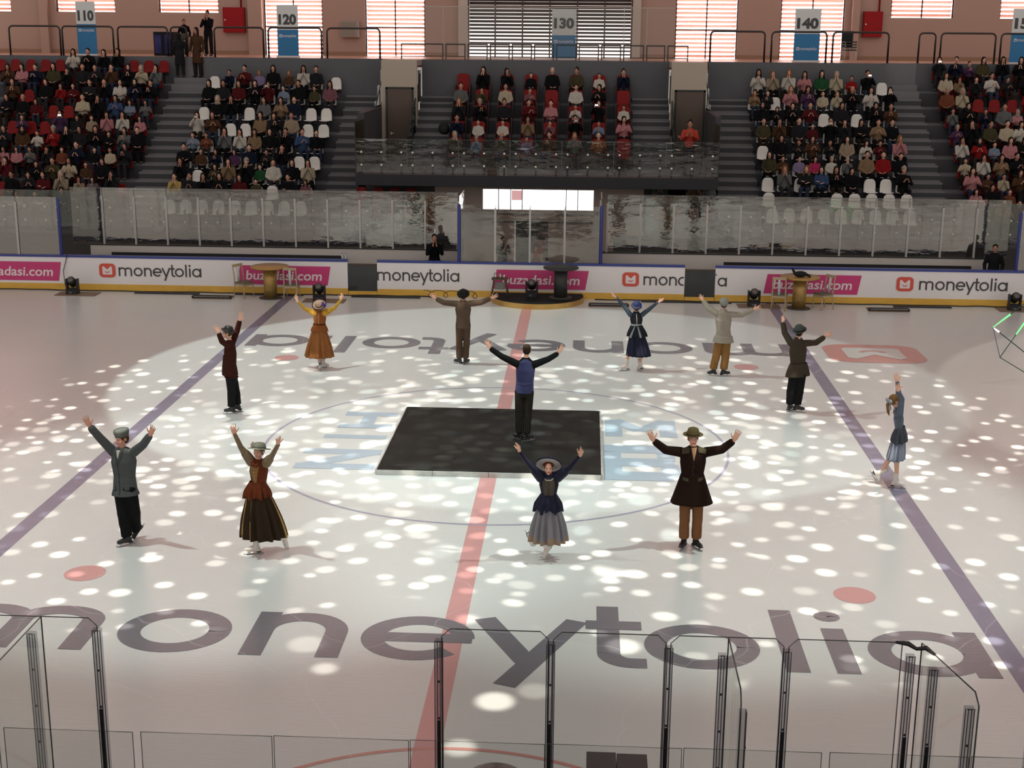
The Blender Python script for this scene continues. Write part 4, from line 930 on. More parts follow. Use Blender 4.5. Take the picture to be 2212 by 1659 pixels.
# D: man in dark frock coat, tan trousers
root, Q, F, at, g, M, k = person('man skater in long dark brown coat, tan trousers and olive fedora facing us', (1492, 1184), (.03, -1, 0), dict(
    hd=(1497, 946, 0), nk=(1498, 964, 0), sl=(1470, 973, 0), sr=(1526, 973, 0), el=(1438, 972), wl=(1412, 952), tl=(1398, 923), ul=(1411, 927), er=(1559, 971), wr=(1585, 952), tr=(1601, 922), ur=(1587, 929),
    hl=(1481, 1062, 0), hr=(1507, 1062, 0), kl=(1479, 1113, 0), kr=(1507, 1113, 0), al=(1477, 1162, 0), ar=(1504, 1162, 0)), 1.04, face=(.05, -1, -.05), curl=.12)
brown = C_('coat_dark_brown', (.022, .011, .008), .9, noise=.15, nscale=30); hp = (Q['hl']+Q['hr'])/2
j = coat(root, Q, F, brown, 'frock_coat', (.20, .165, .20), (.13, .12, .135, .105), .02, None, (.082, .068, .058), 'long dark brown coat')
csk = skirt(root, Q, F, 'coat_skirt', brown, hp+Vector((0, 0, .34)), .165, hp+Vector((0, 0, -.17)), .33, folds=5, amp=.03, lab='flared lower part of the long coat', squash=.72, n=80, flare=.92)
patch(j, 'lapel', C_('lapel_olive', (.085, .075, .045)), Q, F, [(-.42, .90), (-1.05, .86), (-1.1, .96), (-.35, 1.0)], .012, 'olive collar wing'); patch(j, 'lapel', C_('lapel_olive', ()), Q, F, [(.42, .90), (1.05, .86), (1.1, .96), (.35, 1.0)], .012, 'olive collar wing')
patch(csk, 'pocket_flap', C_('flap_olive', (.075, .07, .05)), Q, F, [(-.92, .30), (-.92, .37), (-.42, .35), (-.42, .28)], .010, 'olive pocket flap'); patch(csk, 'pocket_flap', C_('flap_olive', ()), Q, F, [(.92, .30), (.92, .37), (.42, .35), (.42, .28)], .010, 'olive pocket flap')
patch(j, 'neck_scarf', C_('scarf_tan', (.45, .27, .17)), Q, F, [(0, .72), (-.26, 1.0), (.26, 1.0), (.02, .72)], .006); band(j, 'front_seam', M_BOOTB, Q, F, [(-.05, -.22), (-.05, .2), (-.05, .7)], .004, .002); buttons(j, M_BOOTB, Q, F, (.30, .45, .60), .04)
trousers(root, Q, C_('trouser_tan', (.22, .10, .045), noise=.2, nscale=12), (.103, .082, .080), low=.03); boots(root, Q, 'l', (-.45, -1, 0)); boots(root, Q, 'r', (.6, -1, 0))
hair_cap(root, g, M, k, C_('hair_brown', ()))
fed = C_('fedora_olive', (.16, .125, .06), noise=.15, nscale=30); o, hm = bowl(root, fed, g(0, -.01, .042), M @ Vector((0, -.02, 1)), M @ Vector((0, 1, 0)), .097, .125, .155, -.005, C_('fedora_band', (.09, .07, .035)), .01, 'fedora', 'olive brown fedora', dent=.03)

# E: man on the black stage seen from behind
root, Q, F, at, g, M, k = person('man with dark blue waistcoat on the black stage, seen from behind with arms spread', (1136, 951), (0, 1, 0), dict(
    hd=(1138, 756, .02), nk=(1136, 773, 0), sl=(1116, 783, 0), sr=(1156, 784, 0), el=(1084, 770), wl=(1058, 752), tl=(1049, 731), ul=(1063, 741), er=(1184, 776), wr=(1206, 763), tr=(1220, 741), ur=(1209, 750),
    hl=(1123, 846, 0), hr=(1142, 846, 0), kl=(1122, 893, 0), kr=(1140, 894, 0), al=(1122, 932, 0), ar=(1137, 934, -.05)), 1.0, base=.1, face=(0, 1, .1), flips=(-1, -1), curl=.1)
blk = C_('shirt_black', (.010, .010, .012)); j = coat(root, Q, F, blk, 'shirt', (.165, .155, .185), (.11, .105, .12, .10), .02, None, (.076, .060, .052), 'black shirt')
vest = C_('waistcoat_blue', (.045, .050, .13), .35, noise=.3, nscale=12); vs = cloth(root, 'waistcoat', vest, lambda mb: trunk(mb, dict(Q, sl=Q['nk'].lerp(Q['sl'], .80)+Vector((0, 0, .0)), sr=Q['nk'].lerp(Q['sr'], .80)+Vector((0, 0, .0)), nk=Q['nk']+Vector((0, 0, -.015))), F, (.185, .172, .185, .16), (.135, .125, .14, .115), -.02), .010, 2, 'dark blue satin waistcoat back')
band(vs, 'waist_tie', C_('tie_blue', (.07, .075, .17), .3), Q, -F, [(-.75, .30), (-.2, .26), (.2, .26), (.75, .30)], .008, .006)
pin = mat('cloth_pinstripe', (.014, .013, .011), .85); nt = pin.node_tree; wv = nt.nodes.new('ShaderNodeTexWave'); wv.inputs['Scale'].default_value = 8; tc = nt.nodes.new('ShaderNodeTexCoord'); cr = nt.nodes.new('ShaderNodeValToRGB'); cr.color_ramp.elements[0].position = .93; cr.color_ramp.elements[0].color = (.014, .013, .011, 1); cr.color_ramp.elements[1].color = (.06, .055, .04, 1)
nt.links.new(tc.outputs['Object'], wv.inputs['Vector']); nt.links.new(wv.outputs['Fac'], cr.inputs[0]); nt.links.new(cr.outputs[0], nt.nodes['Principled BSDF'].inputs['Base Color'])
trousers(root, Q, pin, (.105, .085, .080)); boots(root, Q, 'l', (-.95, .75, 0)); boots(root, Q, 'r', (.95, .6, 0))
hair_cap(root, g, M, k, C_('hair_dark', (.03, .018, .012)), low=.0)

# F: girl in grey blue with ponytail and bow, right
root, Q, F, at, g, M, k = person('woman skater in grey-blue dress with bow and ponytail, both arms raised', (1925, 1052), (.88, .47, 0), dict(
    hd=(1933, 865, 0), nk=(1938, 880, 0), sl=(1937, 888, .12), sr=(1944, 892, -.12), el=(1941, 848, .15), wl=(1938.5, 825, .12), tl=(1934, 807, .1), ul=(1943, 814), er=(1948, 862, -.13), wr=(1941, 846, -.16), tr=(1938.5, 832, -.2), ur=(1947, 838),
    hl=(1942, 940, .06), hr=(1944, 942, -.06), kl=(1924, 985, .05), kr=(1937, 990, -.05), al=(1904, 1021, .12), ar=(1937, 1030, -.05)), .96, plant='r', face=(.95, .3, .15), up=(.1, 0, 1), flips=(1, -1))
gb = C_('grey_blue', (.12, .14, .19), .5, noise=.3, nscale=18); gd = C_('grey_dark', (.055, .06, .075), .5, noise=.3, nscale=18); wst = at((1945, 923), 0)
coat(root, Q, F, gb, 'bodice', (.125, .112, .14), (.10, .09, .11, .085), .03, None, (.062, .050, .036), 'grey-blue bodice with sleeves', cuff=.01)
skirt(root, Q, F, 'skirt', [C_('skirt_grey_blue', (.27, .30, .38), .6)], wst, .115, at((1935, 990), 0), .235, n=140, folds=12, amp=.14, lab='light grey-blue skirt'); skirt(root, Q, F, 'peplum', gd, wst+Vector((0, 0, .02)), .12, at((1942, 951), 0), .215, folds=9, amp=.12, zig=.03, lab='dark grey peplum')
boots(root, Q, 'l', (.55, .2, -1), white=True); boots(root, Q, 'r', (1, -.25, -.05), white=True)
hb = C_('hair_golden', (.22, .115, .045), .5, noise=.3, nscale=30); hair_cap(root, g, M, k, hb, low=.0)
mb = MB(); limb(mb, g(0, -.09, .0), g(0, -.145, -.05), .028, .034); limb(mb, g(0, -.145, -.05), g(.01, -.15, -.19), .036, .026); limb(mb, g(.01, -.15, -.19), g(.02, -.14, -.26), .026, .008); fin(remesh(mb, .008, 1), 'ponytail', hb, root)
mb = MB(); mb.ell(g(.05, -.12, .02), (.055, .03, .04), M, 12, 8); mb.ell(g(-.05, -.12, .02), (.055, .03, .04), M, 12, 8); limb(mb, g(0, -.12, .01), g(.05, -.13, -.12), .02, .03, .4); fin(remesh(mb, .008, 1), 'hair_bow', C_('bow_grey', (.36, .38, .42), .5), root)

# G: person in brown coat and black bowler, side view
root, Q, F, at, g, M, k = person('skater in long reddish brown coat and black bowler hat, seen in profile', (498, 892), (-1, .12, 0), dict(
    hd=(491, 719, 0), nk=(497, 735, 0), sl=(493, 744, -.15), sr=(500, 742, .15), el=(480, 738, -.20), wl=(472, 719, -.22), tl=(465, 704, -.24), ul=(480, 709), er=(512, 715, .22), wr=(518, 692, .2), tr=(520.5, 678, .2), ur=(527, 683),
    hl=(497, 815, -.08), hr=(503, 815, .08), kl=(500, 848, -.08), kr=(510, 848, .1), al=(500, 877, -.08), ar=(513, 878, .12)), .98, face=(-1, -.12, -.02), flips=(-1, 1))
cb_ = C_('coat_red_brown', (.045, .012, .008), .9); hp = (Q['hl']+Q['hr'])/2
coat(root, Q, F, cb_, 'long_coat', (.18, .15, .18), (.135, .115, .135, .11), .03, [(hp+Vector((-.0, 0, -.0)), .20, .155), (hp+Vector((.0, 0, .02)), .19, .15)], (.072, .062, .055), 'long reddish brown coat')
skirt(root, Q, F, 'coat_skirt', cb_, at((494, 768), 0), .14, at((497, 809), 0), .20, folds=4, amp=.04, lab='lower part of the long coat', squash=.85, n=64)
trousers(root, Q, C_('black_trouser', ()), (.10, .085, .078)); boots(root, Q, 'l', (-1, -.1, 0)); boots(root, Q, 'r', (-1, .15, 0))
hair_cap(root, g, M, k, C_('hair_brown', ()), low=.0)
bowl(root, M_BOOTB, g(0, -.02, .035), M @ Vector((0, -.25, 1)), M @ Vector((0, 1, 0)), .102, .12, .155, -.01, M_BOOTB, .02, 'bowler_hat', 'black bowler hat')

# H: woman in yellow sleeves and copper skirt, back view
root, Q, F, at, g, M, k = person('woman skater with yellow sleeves, copper skirt and flowered hat, seen from behind', (693, 797), (0, 1, 0), dict(
    hd=(690, 660, 0), nk=(690, 671, 0), sl=(681, 676, 0), sr=(701, 676, 0), el=(660, 668), wl=(642, 650), tl=(637, 637), ul=(645, 641), er=(722, 666), wr=(736, 648), tr=(740, 635), ur=(733, 640),
    hl=(686, 714, 0), hr=(695, 714, 0), kl=(690, 745, 0), kr=(698, 745, .02), al=(691, 784, -.05), ar=(699, 780, .12)), .98, plant='', face=(0, 1, .12), flips=(-1, -1), curl=.06)
cop = C_('copper_bodice', (.27, .085, .022), .6, noise=.2, nscale=14); yel = C_('sleeve_yellow', (.58, .33, .045), .45, noise=.3, nscale=18); wst = at((690, 701), 0)
bo = coat(root, Q, F, cop, 'bodice', (.14, .13, .155), (.10, .095, .11, .09), .03, sleeves=False, label='copper bodice'); band(bo, 'zip_strip', C_('zip_pale', (.7, .55, .36)), Q, -F, [(0, .30), (0, .6), (0, .9)], .007, .006, 'pale zip down the back')
def sl(mb):
    for s in 'lr':
        limb(mb, Q['s'+s], Q['s'+s].lerp(Q['e'+s], .5), .088, .070); limb(mb, Q['s'+s].lerp(Q['e'+s], .4), Q['e'+s], .065, .045); limb(mb, Q['e'+s], Q['w'+s]-(Q['w'+s]-Q['e'+s])*.06, .045, .031)
cloth(root, 'sleeves', yel, sl, .009, 2, 'puffed yellow satin sleeves')
MB().lathe([(.142, -.025), (.150, -.02), (.150, .02), (.142, .025)], 32, 0, Matrix.Translation(wst), False, 1, .78).build('waist_belt', C_('belt_brown', (.05, .018, .01)), root)
skirt(root, Q, F, 'skirt', [C_('skirt_copper', (.30, .115, .035), .5, noise=.2, nscale=8)], wst, .135, at((690, 770), 0), .325, n=140, folds=12, amp=.15, lab='long copper brown skirt', flare=1.15); skirt(root, Q, F, 'peplum', cop, wst+Vector((0, 0, .02)), .138, at((690, 714), 0), .20, folds=9, amp=.10, zig=.03)
boots(root, Q, 'l', (-.1, .35, -1), white=True); boots(root, Q, 'r', (.9, .4, -.25), white=True)
hair_cap(root, g, M, k, C_('hair_red_brown', ()))
o, hm = bowl(root, C_('hat_cream', (.62, .42, .30), .5), g(0, -.03, .03), M @ Vector((0, -.55, .85)), M @ Vector((0, 1, .5)), .092, .11, .165, .0, C_('hat_band_dark', (.10, .03, .03)), .01, 'brimmed_hat', 'cream hat with dark rim')
MB().lathe([(.150, .012), (.168, .014), (.170, .004), (.150, .004)], 36, 0, hm).build('hat_rim', C_('rim_dark', (.05, .02, .035)), o)
mb = MB(); [mb.ell(hm @ Vector((.11+.02*math.cos(i*2.4), -.02+.045*math.sin(i*1.9), .02+.010*i)), (.026, .026, .02), None, 8, 6) for i in range(7)]; mb.build('hat_flower', C_('flower_violet', ()), o)

# I: man in grey brown suit and dark hat, back view
root, Q, F, at, g, M, k = person('man skater in plain taupe suit and dark round hat, back to us with arms level', (1000, 787), (0, 1, 0), dict(
    hd=(1001, 637, 0), nk=(1000, 649, 0), sl=(987, 654, 0), sr=(1014, 654, 0), el=(960, 654), wl=(941, 645), tl=(928, 633), ul=(940, 637), er=(1040, 653), wr=(1061, 644), tr=(1077, 637), ur=(1071, 634),
    hl=(993, 701, 0), hr=(1008, 701, 0), kl=(992, 740, 0), kr=(1008, 740, 0), al=(992, 775, 0), ar=(1006, 776, 0)), 1.0, face=(0, 1, .1), flips=(-1, -1), curl=.08)
tp = C_('taupe', (.115, .078, .056), .9, noise=.15, nscale=14); j = coat(root, Q, F, tp, w=(.185, .165, .195), d=(.13, .115, .13, .105), low=-.08, r=(.078, .068, .062), label='taupe jacket', cuff=.07)
trousers(root, Q, C_('taupe_trouser', (.095, .062, .043), .9), (.10, .080, .074)); boots(root, Q, 'l', (-.85, .6, 0)); boots(root, Q, 'r', (.5, .9, 0)); hair_cap(root, g, M, k, C_('hair_dark', ()))
bowl(root, C_('hat_black', (.016, .015, .015)), g(0, -.03, .035), M @ Vector((0, -.50, .86)), M @ Vector((0, 1, .5)), .098, .12, .150, .0, M_BOOTB, .012, 'round_hat', 'dark round hat')

# J: woman in navy with sash, back view
root, Q, F, at, g, M, k = person('woman skater in navy dress with grey sash and blue hat, seen from behind', (1360, 801), (-.1, 1, 0), dict(
    hd=(1375, 662, 0), nk=(1374, 673, 0), sl=(1362, 680, 0), sr=(1387, 680, 0), el=(1347, 660), wl=(1330, 642), tl=(1319, 630), ul=(1323, 637), er=(1406, 665), wr=(1421, 653), tr=(1435, 646), ur=(1431, 642),
    hl=(1370, 716, 0), hr=(1380, 716, 0), kl=(1361, 752, 0), kr=(1388, 750, .02), al=(1352, 789, 0), ar=(1382, 786, .10)), .97, plant='l', face=(-.05, 1, .1), flips=(-1, -1), curl=.02)
nb2 = C_('bodice_black_blue', (.018, .020, .028), .7); slv = C_('sleeve_slate', (.06, .085, .12), .6); wst = at((1374.7, 702), 0)
bo = coat(root, Q, F, nb2, 'bodice', (.135, .12, .15), (.10, .09, .105, .09), .03, sleeves=False, label='dark bodice'); band(bo, 'back_lacing', C_('lace_pale', (.55, .48, .42)), Q, -F, [(0, .42), (0, .65), (0, .93)], .011, .004, 'pale lacing down the back')
def sl(mb):
    for s in 'lr': limb(mb, Q['s'+s], Q['e'+s], .062, .048); limb(mb, Q['e'+s], Q['w'+s]-(Q['w'+s]-Q['e'+s])*.06, .046, .031)
cloth(root, 'sleeves', slv, sl, .009, 2, 'slate blue sleeves')
skirt(root, Q, F, 'skirt', [C_('skirt_navy', (.022, .024, .048), .7)], wst, .12, at((1379, 768), 0), .275, n=140, folds=14, amp=.13, lab='long navy skirt', flare=1.1); skirt(root, Q, F, 'peplum', nb2, wst+Vector((0, 0, .02)), .125, at((1376, 726), 0), .235, folds=6, amp=.10)
sash = C_('sash_grey', (.30, .33, .34), .5); MB().lathe([(.125, -.035), (.134, -.03), (.134, .03), (.125, .035)], 32, 0, Matrix.Translation(wst), False, 1, .80).build('sash', sash, root)
mb = MB()
for x0, x1 in ((1371, 1362), (1378, 1384)): limb(mb, at((x0, 706), -.12), at((x1, 728), -.20), .016, .03, .35)
fin(remesh(mb, .008, 1), 'sash_tails', sash, root)
boots(root, Q, 'l', (-1, -.35, 0), white=True); boots(root, Q, 'r', (-.35, .6, -.3), white=True); hair_cap(root, g, M, k, C_('hair_dark', ()))
o, hm = bowl(root, C_('hat_slate_blue', (.06, .075, .19), .6), g(0, -.03, .03), M @ Vector((0, -.50, .86)), M @ Vector((0, 1, .5)), .10, .12, .130, .0, C_('hat_band_pale', (.45, .45, .48)), .005, 'cloche_hat', 'slate blue hat with pale band')
mb = MB(); [mb.ell(hm @ Vector((.105, -.03+.03*math.cos(i*2.1), .03+.02*math.sin(i*2.1))), (.022, .022, .02), None, 8, 6) for i in range(5)]; mb.build('hat_flower', C_('flower_blue', (.05, .08, .50)), o)
mb = MB(); mb.ell(hm @ Vector((.125, -.04, .04)), (.02, .02, .03), None, 8, 6); mb.build('hat_ribbon', C_('ribbon_white', (.7, .7, .72)), o)

# K: man in light grey coat and tan trousers, back view
root, Q, F, at, g, M, k = person('man skater in light grey jacket, grey cap and mustard trousers, back to us', (1557, 812), (.1, 1, 0), dict(
    hd=(1564, 656, 0), nk=(1563, 668, 0), sl=(1548, 675, 0), sr=(1577, 677, 0), el=(1529, 664), wl=(1519, 649), tl=(1512, 639), ul=(1521, 639), er=(1603, 680), wr=(1628, 668), tr=(1648, 661), ur=(1634, 658),
    hl=(1555, 729, 0), hr=(1570, 729, 0), kl=(1547, 770, 0), kr=(1567, 772, 0), al=(1540, 800, .02), ar=(1563, 801, -.02)), 1.0, face=(.1, 1, .1), flips=(-1, -1), curl=.12)
lg = C_('coat_light_grey', (.36, .32, .265), .85, noise=.12, nscale=14); hp = (Q['hl']+Q['hr'])/2
coat(root, Q, F, lg, w=(.185, .165, .195), d=(.13, .115, .13, .105), low=.04, flare=[(hp+Vector((0, 0, -.11)), .255, .195), (hp+Vector((0, 0, .04)), .215, .165)], r=(.078, .068, .06), label='light grey tailed jacket', cuff=.06)
trousers(root, Q, C_('trouser_mustard', (.28, .145, .05), noise=.15, nscale=10), (.11, .095, .09)); boots(root, Q, 'l', (-.8, .5, -.2)); boots(root, Q, 'r', (1, .25, 0)); hair_cap(root, g, M, k, C_('hair_grey_brown', (.12, .10, .08)))
lathe_on(root, 'flat_cap', C_('cap_light_grey', (.30, .29, .27)), g(0, -.03, .03), M @ Vector((0, -.35, .9)), M @ Vector((0, 1, .4)), [(0, .115), (.06, .11), (.095, .08), (.104, .03), (.098, -.01), (.090, -.01), (0, .09)], 32, 1, 1.1, 'grey cap')

# L: man in dark olive coat and grey bowler, right
root, Q, F, at, g, M, k = person('man skater in dark olive coat and grey bowler hat, turned away near a blue line', (1716, 889), (.45, .9, 0), dict(
    hd=(1728, 716, 0), nk=(1724, 729, 0), sl=(1708, 738, -.02), sr=(1740, 739, .04), el=(1695, 719), wl=(1691.5, 697), tl=(1691, 682), ul=(1697, 687), er=(1763, 740), wr=(1781, 728), tr=(1798, 717), ur=(1781, 718),
    hl=(1715, 810, 0), hr=(1731, 810, 0), kl=(1708, 845, 0), kr=(1727, 845, 0), al=(1706, 877, .02), ar=(1722, 876, -.02)), 1.0, face=(.55, .8, .1), flips=(-1, -1), curl=.14)
ol = C_('coat_olive', (.060, .048, .034), .9, noise=.15, nscale=20); hp = (Q['hl']+Q['hr'])/2
coat(root, Q, F, ol, 'long_coat', (.19, .16, .19), (.13, .115, .13, .105), .03, None, (.076, .066, .058), 'long dark olive coat')
skirt(root, Q, F, 'coat_skirt', ol, hp+Vector((0, 0, .26)), .185, hp+Vector((0, 0, -.02)), .265, folds=4, amp=.03, lab='tail of the long coat', squash=.8, n=64)
trousers(root, Q, C_('black_trouser', ()), (.105, .09, .085)); boots(root, Q, 'l', (.5, .7, 0)); boots(root, Q, 'r', (1, -.2, 0)); hair_cap(root, g, M, k, C_('hair_dark', ()))
bowl(root, C_('bowler_grey', (.075, .085, .085)), g(0, -.02, .035), M @ Vector((0, -.30, .95)), M @ Vector((0, 1, .3)), .10, .12, .148, .0, C_('bowler_band', (.02, .02, .022)), .014, 'bowler_hat', 'grey bowler hat')

# ------------------------------------------------------------ the black stage
st = MB().box(-2.04, 2.04, -2.0, 2.33, .085, .10).build('black_stage', C_('stage_black', (.014, .015, .014), .55, noise=.5, nscale=3), label='low square black stage in the centre circle with pale metal edge', cat='stage')
e = MB()
for x in (-2.04, -1.02, 0, 1.02): e.box(x+.004, x+1.016, -2.03, -2.0, .0, .092)
e.box(-2.07, -2.04, -2.0, 2.33, 0, .092).box(2.04, 2.07, -2, 2.33, 0, .092).box(-2.04, 2.04, 2.33, 2.36, 0, .08)
e.build('stage_edge', mat('stage_edge_alu', (.50, .50, .48), .4, .3, noise=.3, nscale=6), st)
MB().box(-2.0, 2.0, -1.98, 2.3, .003, .085).build('stage_core', M_BLACK, st)

# ------------------------------------------------------------ spectators: one of each kind
def seated_parts(pose):
    """meshes in local space: origin on the floor under the hips, facing -Y"""
    hp, cs, nk, hd = Vector((0, .02, .47)), Vector((0, .06, .93)), Vector((0, .045, 1.02)), Vector((0, .02, 1.16))
    F, S = Vector((0, -1, 0)), Vector((1, 0, 0)); P = {}
    for s, sx in (('l', -1), ('r', 1)):
        P['s'+s] = Vector((sx*.165, .055, .93))
        if pose == 'clap': P['e'+s] = Vector((sx*.235, -.03, .70)); P['w'+s] = Vector((sx*.045, -.24, .86)); P['t'+s] = Vector((sx*.015, -.27, 1.0))
        elif pose == 'clap2': P['e'+s] = Vector((sx*.25, -.06, .72)); P['w'+s] = Vector((sx*.085+.02, -.27, .80)); P['t'+s] = Vector((sx*.012+.02, -.33, .93))
        elif pose == 'fold': P['e'+s] = Vector((sx*.225, -.04, .70)); P['w'+s] = Vector((-sx*.03, -.20, .73+.03*sx)); P['t'+s] = Vector((-sx*.14, -.15, .76+.02*sx))
        elif pose == 'phone': P['e'+s] = Vector((sx*.22, -.16, .80)); P['w'+s] = Vector((sx*.07, -.30, 1.03)); P['t'+s] = Vector((sx*.045, -.30, 1.13))
        elif pose == 'chin': P['e'+s] = Vector((sx*.20, -.10, .68)); P['w'+s] = Vector((sx*.04, -.13, .98)); P['t'+s] = Vector((sx*.02, -.10, 1.10))
        else: P['e'+s] = Vector((sx*.235, .0, .68)); P['w'+s] = Vector((sx*.10, -.20, .585)); P['t'+s] = Vector((sx*.02, -.27, .56))
    mb = MB(); pick, g, M = head(mb, hd, F, Vector((0, 0, 1)), 1.0); limb(mb, nk+Vector((0, .01, -.06)), hd+Vector((0, 0, -.04)), .052, .05)
    body_loft(mb, [(hp, S*.14, F*.10), (hp.lerp(cs, .5), S*.12, F*.09), (cs, S*.14, F*.07)])
    for s in 'lr':
        limb(mb, P['s'+s], P['e'+s], .045, .036); limb(mb, P['e'+s], P['w'+s], .036, .026)
        d = P['t'+s]-P['w'+s]; mb.ell((P['w'+s]+P['t'+s])/2, (.036, .018, .075), orth(d, Vector((0, 1, 0))), 10, 7); limb(mb, P['w'+s]+d*.2, P['w'+s]+d*.5+Vector((0, -.035, 0)), .012, .009, n=8)
        x = .09 if s == 'r' else -.09; limb(mb, (x, 0, .49), (x*1.2, -.36, .50), .07, .05); limb(mb, (x*1.2, -.36, .50), (x*1.2, -.36, .08), .05, .035)
    body = remesh(mb, .012, 1)
    pk = [0 for p in body.polygons]
    body.materials.append(M_SKIN); body.materials.append(M_LIP); body.polygons.foreach_set('material_index', [pick(p.center) for p in body.polygons]); body.polygons.foreach_set('use_smooth', [True]*len(body.polygons))
    tb = MB(); body_loft(tb, [(hp+Vector((0, -.01, -.0)), S*.185, F*.14), (hp+Vector((0, 0, .14)), S*.165, F*.125), (hp.lerp(cs, .65), S*.18, F*.125), (cs+Vector((0, 0, .0)), S*.185, F*.10), (cs.lerp(nk, .6), S*.11, F*.08), (nk, S*.068, F*.066)])
    for s in 'lr': limb(tb, P['s'+s]-Vector((0, 0, .02)), P['e'+s], .072, .060); d = P['w'+s]-P['e'+s]; limb(tb, P['e'+s], P['w'+s]-d*.12, .060, .048)
    top = remesh(tb, .016, 2); lg = MB()
    for x in (-.09, .09):
        limb(lg, (x, .02, .50), (x*1.25, -.36, .515), .088, .070); limb(lg, (x*1.25, -.36, .515), (x*1.25, -.36, .13), .066, .06)
    limb(lg, (-.07, .03, .50), (.07, .03, .50), .09, .09); legs = remesh(lg, .016, 2); sh = MB()
    for x in (-.113, .113): limb(sh, (x, -.33, .045), (x, -.47, .04), .045, .04, .8)
    for me in (top, legs): me.materials.append(M_BLACK); me.polygons.foreach_set('use_smooth', [True]*len(me.polygons))
    shoes = remesh(sh, .014, 1); shoes.materials.append(mat('shoe_mixed', (.05, .045, .045))); 
    return dict(body=body, top=top, trousers=legs, shoes=shoes), g, M
LIB = {}; GH = None
for ps in ('clap', 'clap2', 'fold', 'lap', 'phone', 'chin'): LIB[ps], GH, MH = seated_parts(ps)
def hairmesh(kind):
    mb = MB(); g, M = GH, MH
    if kind in 'ln':
        mb.ell(g(0, -.020, .036), (.086, .100, .092), M, 16, 10); mb.ell(g(0, -.05, -.02), (.086, .065, .10), M, 14, 9)
        for s in (-1, 1): limb(mb, g(s*.070, -.005, -.02), g(s*.085, .02, -.22), .032, .028, 1.0)
        limb(mb, g(0, -.07, -.05), g(0, -.09, -.24), .075, .06, .5)
    elif kind == 's': mb.ell(g(0, -.022, .042), (.083, .098, .088), M, 16, 10); mb.ell(g(0, -.05, .0), (.079, .066, .075), M, 14, 9)
    elif kind == 'u': mb.ell(g(0, -.022, .040), (.083, .098, .088), M, 16, 10); mb.ell(g(0, -.05, .12), (.042, .042, .04), M, 12, 8)
    elif kind == 'c': mb.ell(g(0, -.015, .055), (.092, .105, .085), M, 16, 10); mb.ell(g(0, -.015, .045), (.094, .107, .03), M, 16, 8); mb.ell(g(0, -.0, .14), (.025, .025, .025), M, 10, 7)
    elif kind == 'b': mb.ell(g(0, -.04, .02), (.078, .078, .05), M, 14, 8)
    elif kind in 'hg':
        mb.ell(g(0, -.025, .030), (.094, .106, .100), M, 16, 10); mb.ell(g(0, -.03, -.08), (.085, .085, .10), M, 14, 9); mb.ell(g(0, .0, -.17), (.12, .10, .07), M, 14, 8)
        for s in (-1, 1): limb(mb, g(s*.078, .02, .03), g(s*.06, .05, -.09), .022, .03)
    me = remesh(mb, .012, 2); me.polygons.foreach_set('use_smooth', [True]*len(me.polygons)); me.materials.append(M_BLACK); return me
HL = {k: hairmesh(k) for k in 'lsucbh'}; HL['n'] = HL['l']; HL['g'] = HL['h']
COLS = dict(black=(.007, .007, .009), charcoal=(.018, .018, .022), navy=(.009, .013, .032), white=(.62, .58, .52), cream=(.52, .44, .32), beige=(.36, .28, .20), tan=(.26, .17, .10), brown=(.085, .042, .022), rust=(.19, .06, .03), olive=(.07, .06, .03), green=(.02, .09, .035), grey=(.14, .15, .15), blue=(.05, .09, .20), pale_blue=(.20, .26, .36), lilac=(.26, .20, .36), purple=(.09, .04, .10), pink=(.52, .22, .24), hot_pink=(.50, .04, .12), mauve=(.22, .09, .11), red=(.30, .012, .015), maroon=(.10, .01, .014), yellow=(.58, .42, .16), orange=(.30, .10, .03))
HCOL = dict(l=('long dark hair', (.014, .009, .007)), s=('short dark hair', (.014, .009, .007)), u=('dark hair in a bun', (.02, .011, .008)), n=('long fair hair', (.25, .13, .055)), c=('knitted pale hat', (.42, .36, .30)), b=('thinning hair', (.05, .035, .025)), h=('black headscarf', (.012, .012, .015)), g=('beige headscarf', (.36, .31, .24)))
TC = [('jeans', (.035, .05, .09)), ('black', (.007, .007, .008)), ('brown', (.03, .02, .014)), ('grey', (.035, .035, .04)), ('black2', (.009, .008, .010))]
SK = [mat('skin_fan_a', (.52, .27, .19), .5), mat('skin_fan_b', (.40, .20, .135), .5), mat('skin_fan_c', (.60, .34, .25), .5)]
def setmat(o, i, m):
    o.material_slots[i].link = 'OBJECT'; o.material_slots[i].material = m
def cname(c): return c.replace('_', ' ')
def spectator(loc, label, col, hair, pose, kid, group, rz=0.0, trous=None):
    L_ = LIB[pose]; k = .78 if kid else random.uniform(.96, 1.04)
    o = link('person', L_['body'], label=label, cat='person', group=group); setmat(o, 0, random.choice(SK))
    o.location = Vector(loc) + Vector((0, 0, .45*(1-k))) ; o.scale = (k, k, k); o.rotation_euler = (0, 0, rz)
    cm = mat('fan_'+col, COLS[col], .85, noise=.15, nscale=20)
    t = link('jacket', L_['top'], o); setmat(t, 0, cm)
    tn, tc = trous or random.choice(TC); q = link('trousers', L_['trousers'], o); setmat(q, 0, mat('fan_trousers_'+tn, tc, .85))
    link('shoes', L_['shoes'], o)
    h = link('headscarf' if hair in 'hg' else 'knitted_hat' if hair == 'c' else 'hair', HL[hair], o); setmat(h, 0, mat('fan_hair_'+hair, HCOL[hair][1], .6)); return o
